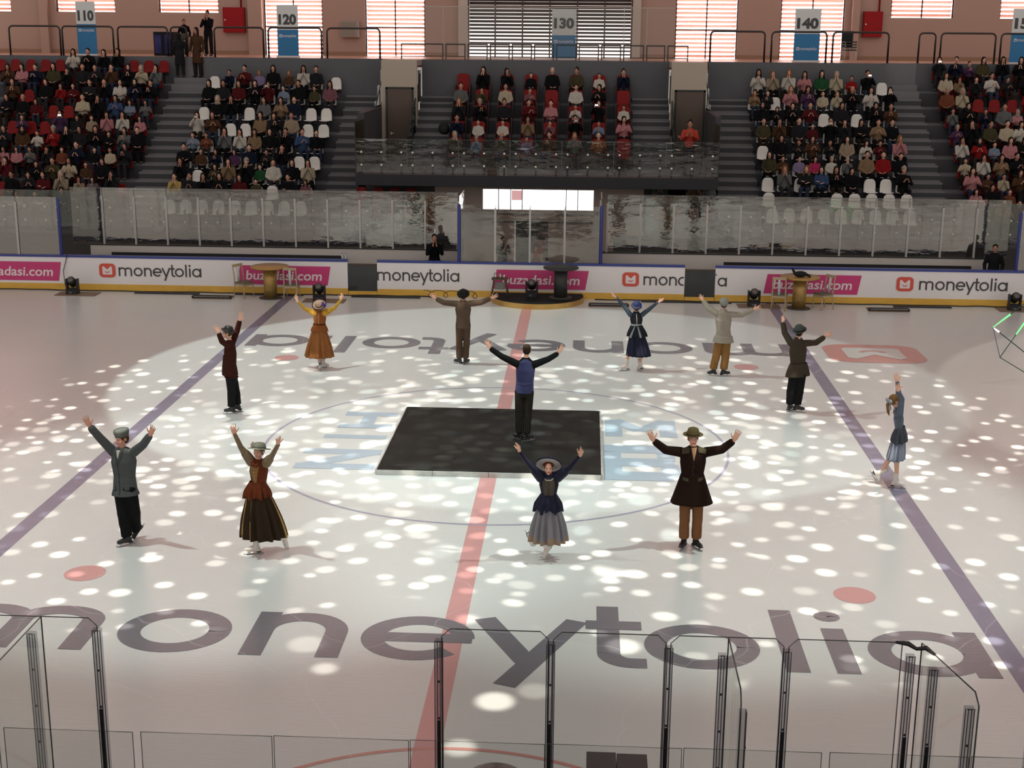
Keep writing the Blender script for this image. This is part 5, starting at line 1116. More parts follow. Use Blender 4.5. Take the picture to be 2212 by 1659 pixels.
# seats
def seat_mesh():
    mb = MB(); n = 9; rings = []
    prof = [(-.235, .415), (-.20, .43), (-.08, .405), (.06, .395), (.15, .41), (.19, .46), (.205, .56), (.215, .68), (.225, .78), (.23, .845)]
    wid = [.19, .205, .21, .21, .205, .20, .20, .195, .17, .10]
    top = []; bot = []
    for (y, z), w_ in zip(prof, wid):
        top.append([Vector((w_*(-1+2*j/(n-1)), y - (.025*(abs(-1+2*j/(n-1))**2) if z > .45 else 0), z + (.022*abs(-1+2*j/(n-1))**3 if z <= .45 else 0))) for j in range(n)])
    v = [p for r in top for p in r]; m_ = len(top); f = [(i*n+j, i*n+j+1, (i+1)*n+j+1, (i+1)*n+j) for i in range(m_-1) for j in range(n-1)]
    off = [(0, 0, -.012)]*5 + [(0, .012, 0)]*5; v2 = [p+Vector(off[i//n]) for i, p in enumerate(v)]; N = len(v)
    f2 = [tuple(reversed([q+N for q in t])) for t in f]; eds = []
    per = [(0, j) for j in range(n)] + [(i, n-1) for i in range(1, m_)] + [(m_-1, j) for j in range(n-2, -1, -1)] + [(i, 0) for i in range(m_-2, 0, -1)]
    ids = [a*n+b for a, b in per]; f3 = [(ids[i], ids[(i+1) % len(ids)], ids[(i+1) % len(ids)]+N, ids[i]+N) for i in range(len(ids))]
    mb.add(v+v2, f+f2+f3, 0, True); return mb
M_SEATW = mat('seat_white', (.66, .64, .61), .4); M_SEATR = mat('seat_red', (.19, .003, .004), .5, spec=.2)
SEATS = {}
def seat(x, i, colour, label, y=None):
    m = M_SEATW if colour == 'white' else M_SEATR
    if colour not in SEATS:
        o = seat_mesh().build('stadium_seat', m); b = MB().box(-.05, .05, -.08, .12, .0, .40).box(-.20, .20, .10, .15, .30, .36); b.build('seat_bracket', M_BLACK, o); SEATS[colour] = o
    else: o = copy_tree(SEATS[colour])
    tag(o, label, 'seat', f'{colour} plastic seats'); o.location = (x, yrow(i)-.2, FL[i]); return o
def arm_seat(x, i, label):
    if 'arm' not in SEATS:
        o = thing('padded_armchair', label, 'seat', group='red padded armchairs')
        mb = MB(); mb.prism(rrect(.46, .10, .04), -.22, .20); me = mb.build('seat', M_SEATR, o); me.location = (0, -.02, .43); me.rotation_euler = (R(90), 0, 0)
        mb = MB(); mb.prism(rrect(.46, .62, .12), -.045, .045); me = mb.build('backrest', M_SEATR, o); me.location = (0, .24, .72); me.rotation_euler = (R(84), 0, 0)
        for s in (-1, 1): MB().box(s*.27-.03, s*.27+.03, -.2, .22, .0, .62).build('armrest', mat('armrest_dark', (.02, .008, .008), .5), o)
        SEATS['arm'] = o
    else: o = copy_tree(SEATS['arm'])
    tag(o, label, 'seat', 'red padded armchairs'); o.location = (x, yrow(i)-.2, FL[i]); return o

CROWD = {
 '110': (0, 3.95, 'red', {
  9: '620.white.l 745.black.s 880.black.l 1000.black.l',
  8: '60.brown.l 180.pink.l 295.navy.s 450.olive.l 565.black.s.k 700.charcoal.s 805.charcoal.s 945.brown.s 1090.black.h 1200.cream.g 1325.grey.l',
  7: '100.brown.l 385.black.l.lap 510.red.s.k 595.maroon.s.k 760.charcoal.s 885.black.s.chin 1020.white.l 1145.navy.h 1280.black.s',
  6: '50.black.l 190.black.b 295.maroon.l.k 700.cream.s 830.black.l.chin 980.blue.l 1100.pale_blue.l.k 1235.grey.l.k',
  5: '180.purple.s.k 505.purple.l.phone 650.charcoal.s.k 775.beige.s.k 905.pink.l 1040.white.l.chin 1185.pink.l.k.lap',
  4: '25.charcoal.l 185.brown.h.lap 310.white.s.k 450.red.c 535.black.h.chin 660.charcoal.l.lap 810.black.l 870.black.s.k 1055.grey.l 1115.black.s.lap',
  3: '20.pink.l.k 95.pink.l.k.lap 225.grey.s.k 390.charcoal.s.k 520.rust.s.k.lap 645.navy.s 800.black.s.k.lap 930.cream.s.k.lap 1060.charcoal.l',
  2: '40.maroon.l 300.black.s.k 440.olive.s 580.cream.l 725.brown.s.k.lap 865.black.l.lap',
  1: '90.black.s.lap 235.charcoal.l 360.maroon.l 515.beige.g 665.beige.l.k 780.grey.l.k 945.charcoal.h',
  0: '130.grey.l.k 290.charcoal.s.k 520.black.l'}),
 '120': (340, 3.95, 'white', {
  8: '610.navy.s.k 740.maroon.s 865.lilac.n.k.lap 985.black.l.lap 1120.brown.n.k.lap 1245.white.l.chin 1345.charcoal.s.lap',
  7: '435.black.l.lap 560.charcoal.l 690.maroon.l.lap 830.black.l 945.maroon.l.phone 1070.pale_blue.s.k 1200.black.s.lap 1335.olive.s.k 1470.mauve.l.lap',
  6: '510.black.g 625.black.l 905.grey.l.lap 1050.tan.l 1165.navy.s.lap',
  5: '335.white.l.phone 465.brown.l 875.tan.l.lap 990.charcoal.l 1140.beige.s.lap',
  4: '295.pale_blue.s.k 410.rust.s.k 570.grey.l.chin 700.white.l.chin 825.tan.l.lap 955.black.l 1090.black.s.chin 1235.blue.s 1355.black.s',
  3: '220.black.s 365.brown.s.k.lap 490.navy.l.k 650.purple.l.k 780.navy.s.lap 925.charcoal.s.k 1060.black.s.chin',
  2: '190.black.l.chin 485.olive.l.k 595.tan.l.chin 755.black.c 865.green.s.k.lap 975.white.s.lap 1145.black.l.lap 1280.cream.l.chin',
  1: '140.yellow.s.chin 270.charcoal.s 385.black.l 525.black.l 695.maroon.l 835.olive.s.k.lap 1110.black.s 1260.mauve.l.k'}),
 '130': (840, 3.95, 'arm', {
  8: '835.black.l.chin 990.black.l 1210.black.s.k.lap 1380.black.b.lap 1620.olive.u 1795.white.s.k.lap 1995.navy.u.chin',
  7: '620.grey.s.lap 815.olive.s.k 1000.cream.s.lap 1185.mauve.s.k 1620.white.s.lap 1800.black.l',
  6: '605.charcoal.n.chin 785.black.c 1000.charcoal.u 1200.maroon.s 1375.pink.u 1590.white.s.k 1780.black.l.phone 1985.white.s.k.lap',
  5: '770.white.s.k.lap 935.white.s.k.lap 1010.tan.l.chin 1200.mauve.s.k.chin 1325.black.s.phone 1605.pale_blue.s.k 1815.pink.l 2015.navy.s.chin',
  4: '570.olive.g.chin 755.pale_blue.c.k.chin 965.olive.b.chin 1175.lilac.s.k 1400.brown.s 1590.grey.n 1785.orange.b'}),
 '140': (0, 1, 'white', {
  8: '1640.white.l 1671.beige.n 1706.white.n.chin 1740.pink.l 1777.green.l.lap 1809.cream.g 1842.red.s.k 1876.black.s.phone',
  7: '1632.tan.n.k 1655.charcoal.s.k 1710.pink.n 1747.purple.l 1780.cream.s.k.lap 1811.cream.n.k 1843.black.b 1884.white.l 1925.black.l.phone',
  6: '1649.black.h.lap 1681.black.h.k 1714.black.l 1752.maroon.s 1821.charcoal.l 1894.black.h 1927.brown.s',
  5: '1651.olive.s.lap 1686.brown.l 1728.charcoal.s.lap 1758.maroon.s.k.lap 1796.black.s.phone 1827.charcoal.l.chin 1863.black.l 1900.tan.s 1930.black.s.lap',
  4: '1690.black.l.lap 1728.charcoal.s.k 1756.brown.l 1796.charcoal.s.k 1833.beige.l.lap 1875.white.l.k 1903.maroon.s.k 1947.pink.n',
  3: '1664.olive.l.lap 1694.brown.s.k 1730.lilac.s.k.lap 1764.hot_pink.l.k.lap 1800.white.c.k.lap 1834.grey.c.k 1876.tan.s.lap 1911.red.s 1949.black.s.lap',
  2: '1697.grey.n 1744.charcoal.n 1777.blue.l 1809.black.l 1843.black.l 1956.black.c'}),
 '150': (1652, 3.95, 'red', {
  9: '1500.charcoal.l.phone 1645.navy.s 1760.purple.s.k 1880.olive.l 2045.black.l 2200.black.l 2330.charcoal.s',
  8: '1560.cream.l 1675.tan.l.k 1820.charcoal.s.k 1950.white.s 2090.charcoal.s.k 2250.black.l',
  7: '1570.rust.c 1700.cream.g 2280.red.l',
  6: '1620.grey.s.k 1750.black.h 1900.navy.s.k 2060.grey.s.lap 2170.pink.g.k',
  5: '1660.purple.c.k 1780.black.l 1945.olive.s 2085.cream.s.lap 2205.white.l',
  4: '1700.white.l.chin 1850.red.h 1980.pale_blue.s.k 2115.pink.l 2205.black.l',
  3: '1730.cream.s.k 1885.white.l.chin 2040.tan.l 2170.black.s 2290.brown.l',
  2: '1790.pink.l 1925.brown.s.k 2060.cream.s.k 2200.brown.l',
  1: '1825.pink.l.k 1960.black.l.lap 2110.rust.s.k 2250.charcoal.l',
  0: '1900.charcoal.s 2060.tan.l 2190.maroon.s'}),
}
WHERE = {'110': 'far-left red-seat block', '120': 'left-of-balcony block', '130': 'balcony block', '140': 'right-of-balcony block', '150': 'far-right red-seat block'}
AC = [round(float(atY(840+x/3.95, 177, 26.4).x), 2) for x in (635, 810, 1010, 1215, 1395, 1600, 1795, 2000)]
rp = random.Random(3); phones = []; taken = set()
def pitch_x(x, i, used, gap=.50):
    for u in used:
        if abs(u-x) < gap: x = u+gap if x >= u else u-gap
    return x
for blk, (x0, sc_, skind, rows) in CROWD.items():
    topr = max(rows)
    for i, line in rows.items():
        used = []
        for n, e in enumerate(sorted(line.split(), key=lambda t: float(t.split('.')[0]))):
            p = e.split('.'); px = x0+float(p[0])/sc_; col, hair = p[1], p[2]; kid = 'k' in p[3:]; pose = next((q for q in p[3:] if q != 'k'), 'clap')
            yy = yrow(i)-.2; x = float(atY(px, 300-33*(i-4)-30, yy).x)
            if blk == '130': x = min(AC, key=lambda a: abs(a-x) + (9 if any(abs(a-u) < .1 for u in used) else 0))
            else: x = pitch_x(x, i, used, .47)
            used.append(x); rowname = ORD[topr-i]
            if pose == 'clap': pose = rp.choice(('clap', 'clap2', 'clap2', 'fold', 'chin', 'lap'))
            lab = f"{'child' if kid else 'spectator'}, {cname(col)} top, {HCOL[hair][0]}, {rowname} row down, {WHERE[blk]}, {ORD[n]} along"
            if len(lab.split()) > 15: lab = f"{'child' if kid else 'adult'}, {cname(col)}, {HCOL[hair][0]}, {rowname} row down, {WHERE[blk]}, {ORD[n]} along"
            o = spectator((x, yy, FL[i]), lab, col, hair, pose, kid, f'seated spectators, {WHERE[blk]}', rp.uniform(-.25, .25) + (.1 if x < 0 else -.1))
            if pose == 'phone': phones.append((o, blk, rowname, n))
            if skind == 'arm': continue
            seat(x, i, skind, f"{skind} seat under {cname(col)} clad {'child' if kid else 'adult'}, {rowname} row down, {WHERE[blk]}, {ORD[n]} along")
for i in range(4, 9):
    for k, x in enumerate(AC): arm_seat(x, i, f'red padded armchair, {ORD[8-i]} row down in the middle block, {ORD[k]} along')
M_PH = mat('phone_screen', (.02, .02, .02), .3, emit=(1, .93, .85), es=1.2)
for o, blk, rn, n in phones:
    k = o.scale.x; c = o.location + Matrix.Rotation(o.rotation_euler.z, 3, 'Z') @ (Vector((0, -.325, 1.10))*k)
    ph = MB().box(-.065, .065, -.005, .005, -.035, .035).build('mobile_phone', M_BLACK, label=f'phone held up by a spectator, {rn} row down, {WHERE[blk]}, {ORD[n]} along', cat='phone', group='raised phones'); ph.location = c; ph.rotation_euler = (0, 0, o.rotation_euler.z)
    MB().box(-.058, .058, -.008, -.005, -.030, .030).build('phone_case', M_PH if rn in ('third', 'fifth', 'first') else mat('phone_case_pale', (.6, .55, .5), .4), ph)
E0 = {'120': [(464, 8), (726, 8), (441, 6), (539, 6), (672, 6), (705, 6), (498, 5), (530, 5), (665, 5), (699, 5), (646, 3), (679, 3), (427, 2), (588, 1)],
      '140': [(1906, 8), (1675, 7), (1781, 6), (1852, 6), (1649, 4), (1660, 2), (1730, 2), (1766, 2), (1881, 2), (1916, 2), (1662, 1), (1810, 1), (1848, 1), (1885, 1), (1923, 1), (1961, 1)],
      '110': [(3, 9), (34, 9), (67, 9), (99, 9), (130, 9), (290, 9), (322, 9), (354, 9), (63, 7), (116, 6), (148, 6), (28, 5), (67, 5), (97, 5), (8, 1), (48, 1), (261, 1)],
      '150': [(2115, 7), (2150, 7), (2189, 7)]}
for blk, L_ in E0.items():
    for n, (px, i) in enumerate(L_):
        x = float(atY(px, 300-33*(i-4), yrow(i)).x); skind = CROWD[blk][2]; topr = max(CROWD[blk][3]); same = [q for q in L_ if q[1] == i]
        seat(x, i, skind, f'empty {skind} seat, {ORD[topr-i]} row down, {WHERE[blk]}, {ORD[same.index((px, i))]} empty one along')
for k in range(9):
    seat(-12.38+.56*k, 0, 'white', f'empty white seat behind the glass, lowest row, left-of-balcony block, {ORD[k]} along')
    seat(7.83+.56*k, 0, 'white', f'empty white seat behind the glass, lowest row, right-of-balcony block, {ORD[k]} along')
for i, nm in ((1, 'upper'), (0, 'lowest')):
    for k in range(4): seat(float(atY((781, 818, 852, 888)[k], 416, yrow(1)).x), i, 'red', f'empty red seat under the balcony beside block 120, {nm} row, {ORD[k]} along')
    if i == 0:
        for k in range(4): seat(float(atY((1425, 1460, 1495, 1530)[k], 416, yrow(1)).x), i, 'red', f'empty red seat under the balcony beside block 140, {nm} row, {ORD[k]} along')
for k, (px, col, hair, pose, ds) in enumerate(((1425, 'grey', 'u', 'clap', 'grey'), (1460, 'black', 'h', 'lap', 'black'), (1497, 'tan', 'n', 'phone', 'tan'), (1530, 'grey', 's', 'lap', 'grey'))):
    x = float(atY(px, 410, yrow(1)).x); seat(x, 1, 'red', f'red seat under the {ds} clad spectator below the balcony, {ORD[k]} from the lobby')
    spectator((x, yrow(1)-.2, FL[1]), f'spectator in {ds} top, {HCOL[hair][0]}, under the balcony, {ORD[k]} from the lobby', col, hair, pose, False, 'spectators below the balcony')
# beams that carry the lowest rows
for a, b, l in ((-12.6, -7.35, 'black beam carrying the lowest white seats under sign 120'), (7.55, 12.55, 'black beam carrying the lowest white seats under sign 140')):
    MB().box(a, b, 19.84, 19.90, FL[0]+.20, FL[0]+.27).box(a+.3, a+.36, 19.84, 19.9, FL[0], FL[0]+.2).box(b-.36, b-.3, 19.84, 19.9, FL[0], FL[0]+.2).build('seat_beam', M_BLACK, label=l, cat='beam')

# ------------------------------------------------------------ standing people
def standing(px, head_py, Y, z0, label, col, hair, trous=(.012, .012, .013), F=(0, -1, 0), arms='clap', long_coat=False, gmat=None):
    hw = atY(px, head_py, Y); H = (hw.z-z0)/1.60; F = Vector(F).normalized(); S = F.cross(Vector((0, 0, 1)))
    v = lambda a, b, c: (S*a + F*b + Vector((0, 0, c)))*H
    root = thing('person', label, 'person', (hw.x, Y, z0))
    Q = dict(hd=v(0, .03, 1.60), nk=v(0, .0, 1.46), sl=v(-.18, 0, 1.38), sr=v(.18, 0, 1.38), hl=v(-.09, 0, .92), hr=v(.09, 0, .92), kl=v(-.11, .02, .50), kr=v(.11, .02, .50), al=v(-.11, -.01, .09), ar=v(.11, -.01, .09), fl=v(-.11, .05, .05), fr=v(.11, .05, .05))
    for s, sx in (('l', -1), ('r', 1)):
        if arms == 'clap': Q['e'+s], Q['w'+s], Q['t'+s] = v(sx*.25, .08, 1.14), v(sx*.06, .28, 1.28), v(sx*.02, .30, 1.44)
        elif arms == 'chin': Q['e'+s], Q['w'+s], Q['t'+s] = v(sx*.22, .14, 1.14), v(sx*.05, .16, 1.40), v(sx*.03, .13, 1.54)
        else: Q['e'+s], Q['w'+s], Q['t'+s] = v(sx*.26, -.02, 1.10), v(sx*.24, .08, .86), v(sx*.22, .12, .70)
        Q['u'+s] = Q['w'+s] + F*.1
    o, g, M = make_body(root, Q, F, Vector((0, 0, 1)), H, SK[1], curl=.2)
    cm = gmat or mat('fan_'+col, COLS[col], .85, noise=.15, nscale=20)
    tr_ = trousers(root, Q, mat('stand_trousers_%d' % int(trous[0]*1000), trous, .85), (.095*H, .075*H, .065*H))
    coat(root, Q, F, cm, 'coat' if long_coat else 'jacket', (.175*H, .155*H, .185*H), (.12*H, .11*H, .125*H, .10*H), -.04, [((Q['hl']+Q['hr'])/2+Vector((0, 0, -.42*H)), .20*H, .15*H)] if long_coat else None, (.068*H, .058*H, .048*H), cuff=.06)
    hm = link('headscarf' if hair in 'hg' else 'hair', HL[hair], root); setmat(hm, 0, mat('fan_hair_'+hair, HCOL[hair][1], .6))
    Mh = Matrix((S, F, Vector((0, 0, 1)))).transposed().to_4x4(); M0 = MH.to_4x4()
    hm.matrix_local = Matrix.Translation(Q['hd']) @ Mh @ M0.inverted() @ Matrix.Scale(H, 4) @ Matrix.Translation(-Vector((0, .02, 1.16)))
    sh = MB()
    for s in 'lr': limb(sh, Q['a'+s]+Vector((0, 0, -.04*H)), Q['a'+s]+F*.15*H+Vector((0, 0, -.05*H)), .045*H, .038*H, .8)
    fin(remesh(sh, .012, 1), 'shoes', M_BLACK, root); return root
standing(397, 47, 28.5, PLAT, 'person in dark jacket bending beside the stair top, between signs 110 and 120', 'black', 's', (.10, .09, .08), (.4, -1, 0), 'down')
standing(424, 66, 27.35, FL[9]+.22, 'woman with long hair in dark coat at the stair top between the two taller people', 'brown', 'l', (.03, .02, .018), (-.3, -1, 0), 'down', True)
standing(448, 30, 28.9, PLAT, 'woman in black jacket and flared trousers clapping by the left red cabinet', 'black', 'u', (.014, .012, .014), (-.2, -1, 0), 'chin')
standing(386, 78, 27.2, FL[9]+.22, 'dark clad person walking up the stair beside the red seats', 'charcoal', 'h', (.02, .02, .02), (-.3, 1, 0), 'down', True)
standing(1491, 268, 21.0, FL[4], 'steward in red waistcoat standing before the right brown door', 'red', 'u', (.012, .012, .014), (-.1, -1, 0), 'clap', gmat=mat('vest_red', (.42, .03, .012), .7))
standing(938, 514, 16.4, .02, 'man in black coat with hand at his chin behind the boards beside the booth', 'black', 's', (.012, .012, .012), (.2, -1, 0), 'chin')
standing(1158, 537, 16.3, .02, 'woman in white top with dark shoulder strap behind the boards in the booth', 'white', 'l', (.02, .02, .02), (0, -1, 0), 'chin')
standing(1086, 518, 18.2, .02, 'dim figure in dark clothes behind the booth glass', 'charcoal', 's', (.02, .02, .02), (.5, -1, 0), 'clap')
standing(2150, 536, 16.3, .02, 'man in dark suit with blue lanyard behind the boards by the right blue post', 'charcoal', 's', (.02, .02, .02), (-.3, -1, 0), 'down')

# ------------------------------------------------------------ props along the far boards
M_GOLD = mat('gold_paint', (.42, .27, .085), .38, .55, noise=.35, nscale=14); M_CREAM = mat('chair_cream', (.44, .34, .21), .55, noise=.15, nscale=12); M_UPH = mat('chair_pad', (.16, .13, .10), .8); M_SPL = mat('splat_white', (.55, .58, .56), .5); M_PLY = mat('plywood', (.22, .145, .10), .7, noise=.2, nscale=6)
def round_table(x, y, h, r, rc, m, label, z=0.0):
    t = thing('round_table', label, 'table', (x, y, z))
    MB().lathe([(0, h-.05), (r*.97, h-.05), (r, h-.03), (r, h-.012), (r*.98, h), (0, h)], 48).build('tabletop', m, t)
    MB().lathe([(rc, .03), (rc, h-.05)], 32, caps=True).build('pedestal', m, t)
    MB().lathe([(0, 0), (rc*1.75, 0), (rc*1.75, .02), (rc*1.6, .03), (0, .03)], 40).build('base', mat('table_base_dark', (.06, .05, .045), .5), t); return t
round_table(-7.80, 14.75, .98, .58, .20, M_GOLD, 'gold round pedestal table between two chairs, left of the first bench gate')
round_table(8.02, 14.62, .96, .58, .20, M_GOLD, 'gold round pedestal table with a dark bag on it, between two slender chairs')
def chair(x, y, rz, label):
    t = thing('wooden_chair', label, 'chair', (x, y, 0), rz, 'painted wooden chairs')
    MB().prism(rrect(.44, .42, .05), .44, .475).build('seat', M_UPH, t); MB().box(-.21, .21, -.20, -.18, .37, .44).box(-.21, .21, .18, .20, .37, .44).box(-.21, -.19, -.2, .2, .37, .44).box(.19, .21, -.2, .2, .37, .44).build('seat_frame', M_CREAM, t)
    for sx in (-1, 1):
        MB().tube([(sx*.19, -.18, .44), (sx*.195, -.19, .2), (sx*.20, -.21, 0)], [.021, .018, .014]).build('leg', M_CREAM, t)
        MB().tube([(sx*.20, .25, 0), (sx*.195, .20, .25), (sx*.19, .19, .45), (sx*.19, .22, .75), (sx*.185, .27, 1.0)], [.015, .019, .021, .019, .016]).build('leg', M_CREAM, t)
    MB().box(-.20, .20, .235, .265, .92, 1.0).build('top_rail', M_CREAM, t); MB().tube([(0, .20, .47), (0, .215, .7), (0, .25, .93)], .04, 6).build('back_splat', M_SPL, t)
chair(-8.62, 14.80, R(60), 'wooden chair turned towards the gold table, at the table side nearest the moneytolia badge')
chair(-7.12, 14.62, R(180), 'wooden chair with white back splat seen from behind, beside the first gold table')
chair(7.42, 14.42, R(165), 'wooden chair with white splat standing before the gold table that carries the bag')
chair(8.72, 14.62, R(-60), 'wooden chair turned to the gold table with the bag, on its far side')
bg_ = MB(); bg_.ell((0, 0, .09), (.20, .12, .09), None, 14, 9); limb(bg_, (-.16, 0, .10), (-.24, .02, .24), .05, .03); limb(bg_, (.1, -.06, .12), (.26, -.08, .04), .05, .04)
o = fin(remesh(bg_, .014, 2), 'cloth_bag', C_('bag_black', (.03, .032, .034), noise=.6, nscale=8), None); o.location = (8.0, 14.5, .96); tag(o, 'dark cloth bag slumped on the gold table top', 'bag')
# podium
N = 72; cx, cy, rr = .27, 15.10, 1.40; pts = [(cx+rr*math.cos(2*math.pi*k/N), min(BY-.03, cy+rr*math.sin(2*math.pi*k/N))) for k in range(N)]
pd = MB().prism(pts, .0, .155).build('round_podium', mat('podium_gold', (.52, .31, .09), .4, .4, noise=.2, nscale=5), label='low round podium with gold rim and dark top pushed against the boards', cat='podium')
pts2 = [(cx+(p[0]-cx)*.985, min(BY-.04, cy+(p[1]-cy)*.985)) for p in pts]; MB().prism(pts2, .155, .165).build('podium_top', C_('podium_dark', (.018, .022, .022), .6), pd)
dkt = mat('table_dark', (.03, .033, .032), .5); round_table(.97, 14.78, .93, .53, .20, dkt, 'dark round pedestal table standing on the podium', .165)
t = thing('stool', 'rustic wooden stool with two glass lanterns at the podium side', 'stool', (-1.05, 14.95, .165)) if False else thing('stool', 'rustic wooden stool on the podium carrying two glass lanterns', 'stool', (-.86, 14.88, .165))
M_RUS = mat('stool_brown', (.10, .06, .035), .7); MB().box(-.24, .24, -.14, .14, .50, .55).build('seat', M_RUS, t)
for sx in (-1, 1):
    for sy in (-1, 1): MB().tube([(sx*.17, sy*.08, .50), (sx*.25, sy*.14, 0)], .028, 6).build('leg', M_RUS, t)
MB().box(-.15, .15, -.02, .02, .20, .42).build('stool_panel', mat('panel_pale', (.20, .20, .19), .4), t)
for dx in (-.13, .02):
    l = thing('lantern', 'small glass lantern on the rustic stool, ' + ('at its outer end' if dx < -.1 else 'near its middle'), 'lantern', (-.86+dx, 14.84, .715))
    MB().lathe([(.045, 0), (.05, .01), (.05, .12), (.03, .15), (0, .16)], 12).build('lantern_glass', glass('lantern_glass', (.8, .8, .7), .2), l); MB().lathe([(0, 0), (.052, 0), (.052, .012), (0, .012)], 12).build('lantern_base', M_BLACK, l)
# moving head lamps
def moving_head(x, y, z, label, rz=0.0):
    t = thing('moving_head_lamp', label, 'stage lamp', (x, y, z), rz, 'moving head stage lamps')
    MB().prism(rrect(.36, .30, .04), 0, .14).build('base', M_BLACK, t)
    yk = MB()
    for s in (-1, 1): yk.prism(rrect(.055, .18, .02), .14, .46, M=Matrix.Translation((s*.16, 0, 0)))
    yk.box(-.18, .18, -.06, .06, .14, .18); yk.build('yoke', M_BLACK, t)
    hb_ = MB(); Mh = Matrix.Translation((0, 0, .36)) @ Matrix.Rotation(R(55), 4, 'X'); hb_.lathe([(0, -.17), (.09, -.17), (.125, -.12), (.13, .05), (.115, .15), (.10, .17), (.09, .165), (0, .165)], 24, 0, Mh); hd_ = hb_.build('lamp_head', M_BLACK, t)
    MB().lathe([(0, .168), (.085, .166), (.08, .178), (0, .182)], 24, 0, Mh).build('lens', mat('lens_glass', (.12, .10, .09), .08), hd_)
    MB().box(-.07, .02, -.152, -.15, .03, .08).build('display', mat('display_grey', (.10, .10, .11), .2), t); return t
def plate(x, y, w_, d_, rz, label):
    o = MB().box(-w_/2, w_/2, -d_/2, d_/2, 0, .018).build('plywood_board', M_PLY, label=label, cat='board', group='plywood boards'); o.location = (x, y, 0); o.rotation_euler = (0, 0, rz)
for x, y, lb in ((-13.92, 14.80, 'under the first pink banner end'), (-6.25, 14.42, 'beyond the woman with yellow sleeves'), (6.72, 14.80, 'left of the gold table with the bag'), (14.38, 14.92, 'at the far right by the green light sticks')):
    plate(x+.15, y, 1.25, .62, 0, f'thin plywood board {lb}'); moving_head(x, y, .018, f'black moving head lamp {lb}')
moving_head(.10, 14.90, .165, 'black moving head lamp on the podium')
for x, y, lb in ((-9.54, 14.50, 'before the board between badge and chairs'), (2.41, 14.38, 'right of the podium'), (10.62, 14.42, 'below the second moneytolia badge')):
    plate(x, y+.18, 1.15, .60, 0, f'thin plywood board under the lamp bar {lb}')
    t = thing('led_bar', f'long low black lamp bar with small lenses {lb}', 'stage lamp', (x, y, .018), group='lamp bars')
    MB().box(-.56, .56, -.05, .05, .0, .085).build('housing', M_BLACK, t); MB().box(-.60, -.56, -.07, .07, 0, .06).box(.56, .60, -.07, .07, 0, .06).build('end_bracket', M_BLACK, t)
    ls = MB()
    for k in range(24): ls.box(-.53+.0455*k, -.53+.0455*k+.025, -.056, -.05, .035, .062)
    o = ls.build('lens_row', mat('lens_pale', (.40, .38, .36), .3), t); o['kind'] = 'stuff'
# cables along the boards
rc_ = random.Random(5)
def cable(name, pts, r, label): MB().tube(pts, r, 6).build(name, M_BLACK, label=label, cat='cable', group='black cables')
cable('cable', [(-20+.5*k, 15.36+rc_.uniform(-.05, .04), .02) for k in range(35)], .018, 'black cable bundle lying along the foot of the boards left of the podium')
cable('cable', [(2.0+.5*k, 15.36+rc_.uniform(-.05, .04), .02) for k in range(38)], .018, 'black cable bundle lying along the foot of the boards right of the podium')
cable('cable', [(-13.9, 15.0, .03), (-14.3, 15.2, .2), (-14.42, 15.44, .6), (-14.30, 15.46, 1.0), (-14.28, 15.47, 1.10)], .012, 'black cable climbing the boards behind the first moving head lamp')
lp = []
for k in range(70): a = k*.35; lp.append((-3.2+.025*k+.16*math.sin(a), 15.15+.04*math.cos(a*.7), .03+.11*(1+math.cos(a))))
cable('cable', lp, .010, 'heap of coiled black cable at the boards behind the man in taupe suit')
for x0, x1, y, l in ((-12.1, -10.1, 15.12, 'flat black cable ramp along the boards near the first badge'), (-9.0, -6.9, 15.22, 'flat black cable ramp behind the first gold table'), (-5.4, -3.3, 15.15, 'flat black cable ramp below the first bench gate'), (3.4, 6.1, 15.2, 'flat black cable ramp below the second bench gate'), (10.9, 12.6, 15.1, 'flat black cable ramp beside the lamp bar at the second badge')):
    MB().prism([(x0, y-.07), (x1, y-.07), (x1, y+.07), (x0, y+.07)], 0, .035).build('cable_ramp', M_BLACK, label=l, cat='cable ramp', group='cable ramps')
for k, px in enumerate((748.5, 756.5)):
    a = atY(px, 566, 15.57); o = thing('water_bottle', f'small water bottle on the board end by the dark gate, {"outer" if k == 0 else "inner"} of two', 'bottle', (-5.74+.11*k, 15.56, 1.085), group='water bottles')
    MB().lathe([(0, 0), (.03, 0), (.032, .02), (.032, .13), (.014, .17), (.014, .185)], 14, caps=True).build('bottle_body', glass('bottle_plastic', (.75, .82, .88), .25), o); MB().lathe([(0, .185), (.016, .185), (.016, .205), (0, .205)], 12).build('bottle_cap', mat('bottle_cap_blue', (.05, .15, .5), .4), o)
# light sticks at the right edge
M_GRN = mat('light_green', (.1, .8, .2), .4, emit=(.15, 1, .22), es=1.6); M_TEAL = mat('stick_teal', (.01, .07, .055), .4); M_VIO = mat('stick_violet', (.09, .08, .20), .4)
T = lambda px, py: atY(px, py, 6.0)
ws = thing('light_stick_frame', 'wire frame of thin green and violet light sticks leaning at the right edge', 'light frame')
A_, B_, C2, D2, E2, F2 = T(2145, 707), T(2160, 772), T(2235, 640), T(2228, 772), T(2235, 690), T(2250, 838)
D2.y += .5; E2.y += .4; F2.z = 0.0
MB().tube([A_.lerp(C2, 0), A_.lerp(C2, .42)], [.008, .022], 8).build('light_stick', M_GRN, ws); MB().tube([A_.lerp(C2, .42), C2], .010, 6).build('stick', M_TEAL, ws)
MB().tube([A_, B_], .008, 6).build('stick', M_VIO, ws); MB().tube([A_, D2], .012, 6).build('stick', M_TEAL, ws); MB().tube([B_, B_.lerp(E2, .55)], .010, 6).build('stick', M_TEAL, ws)
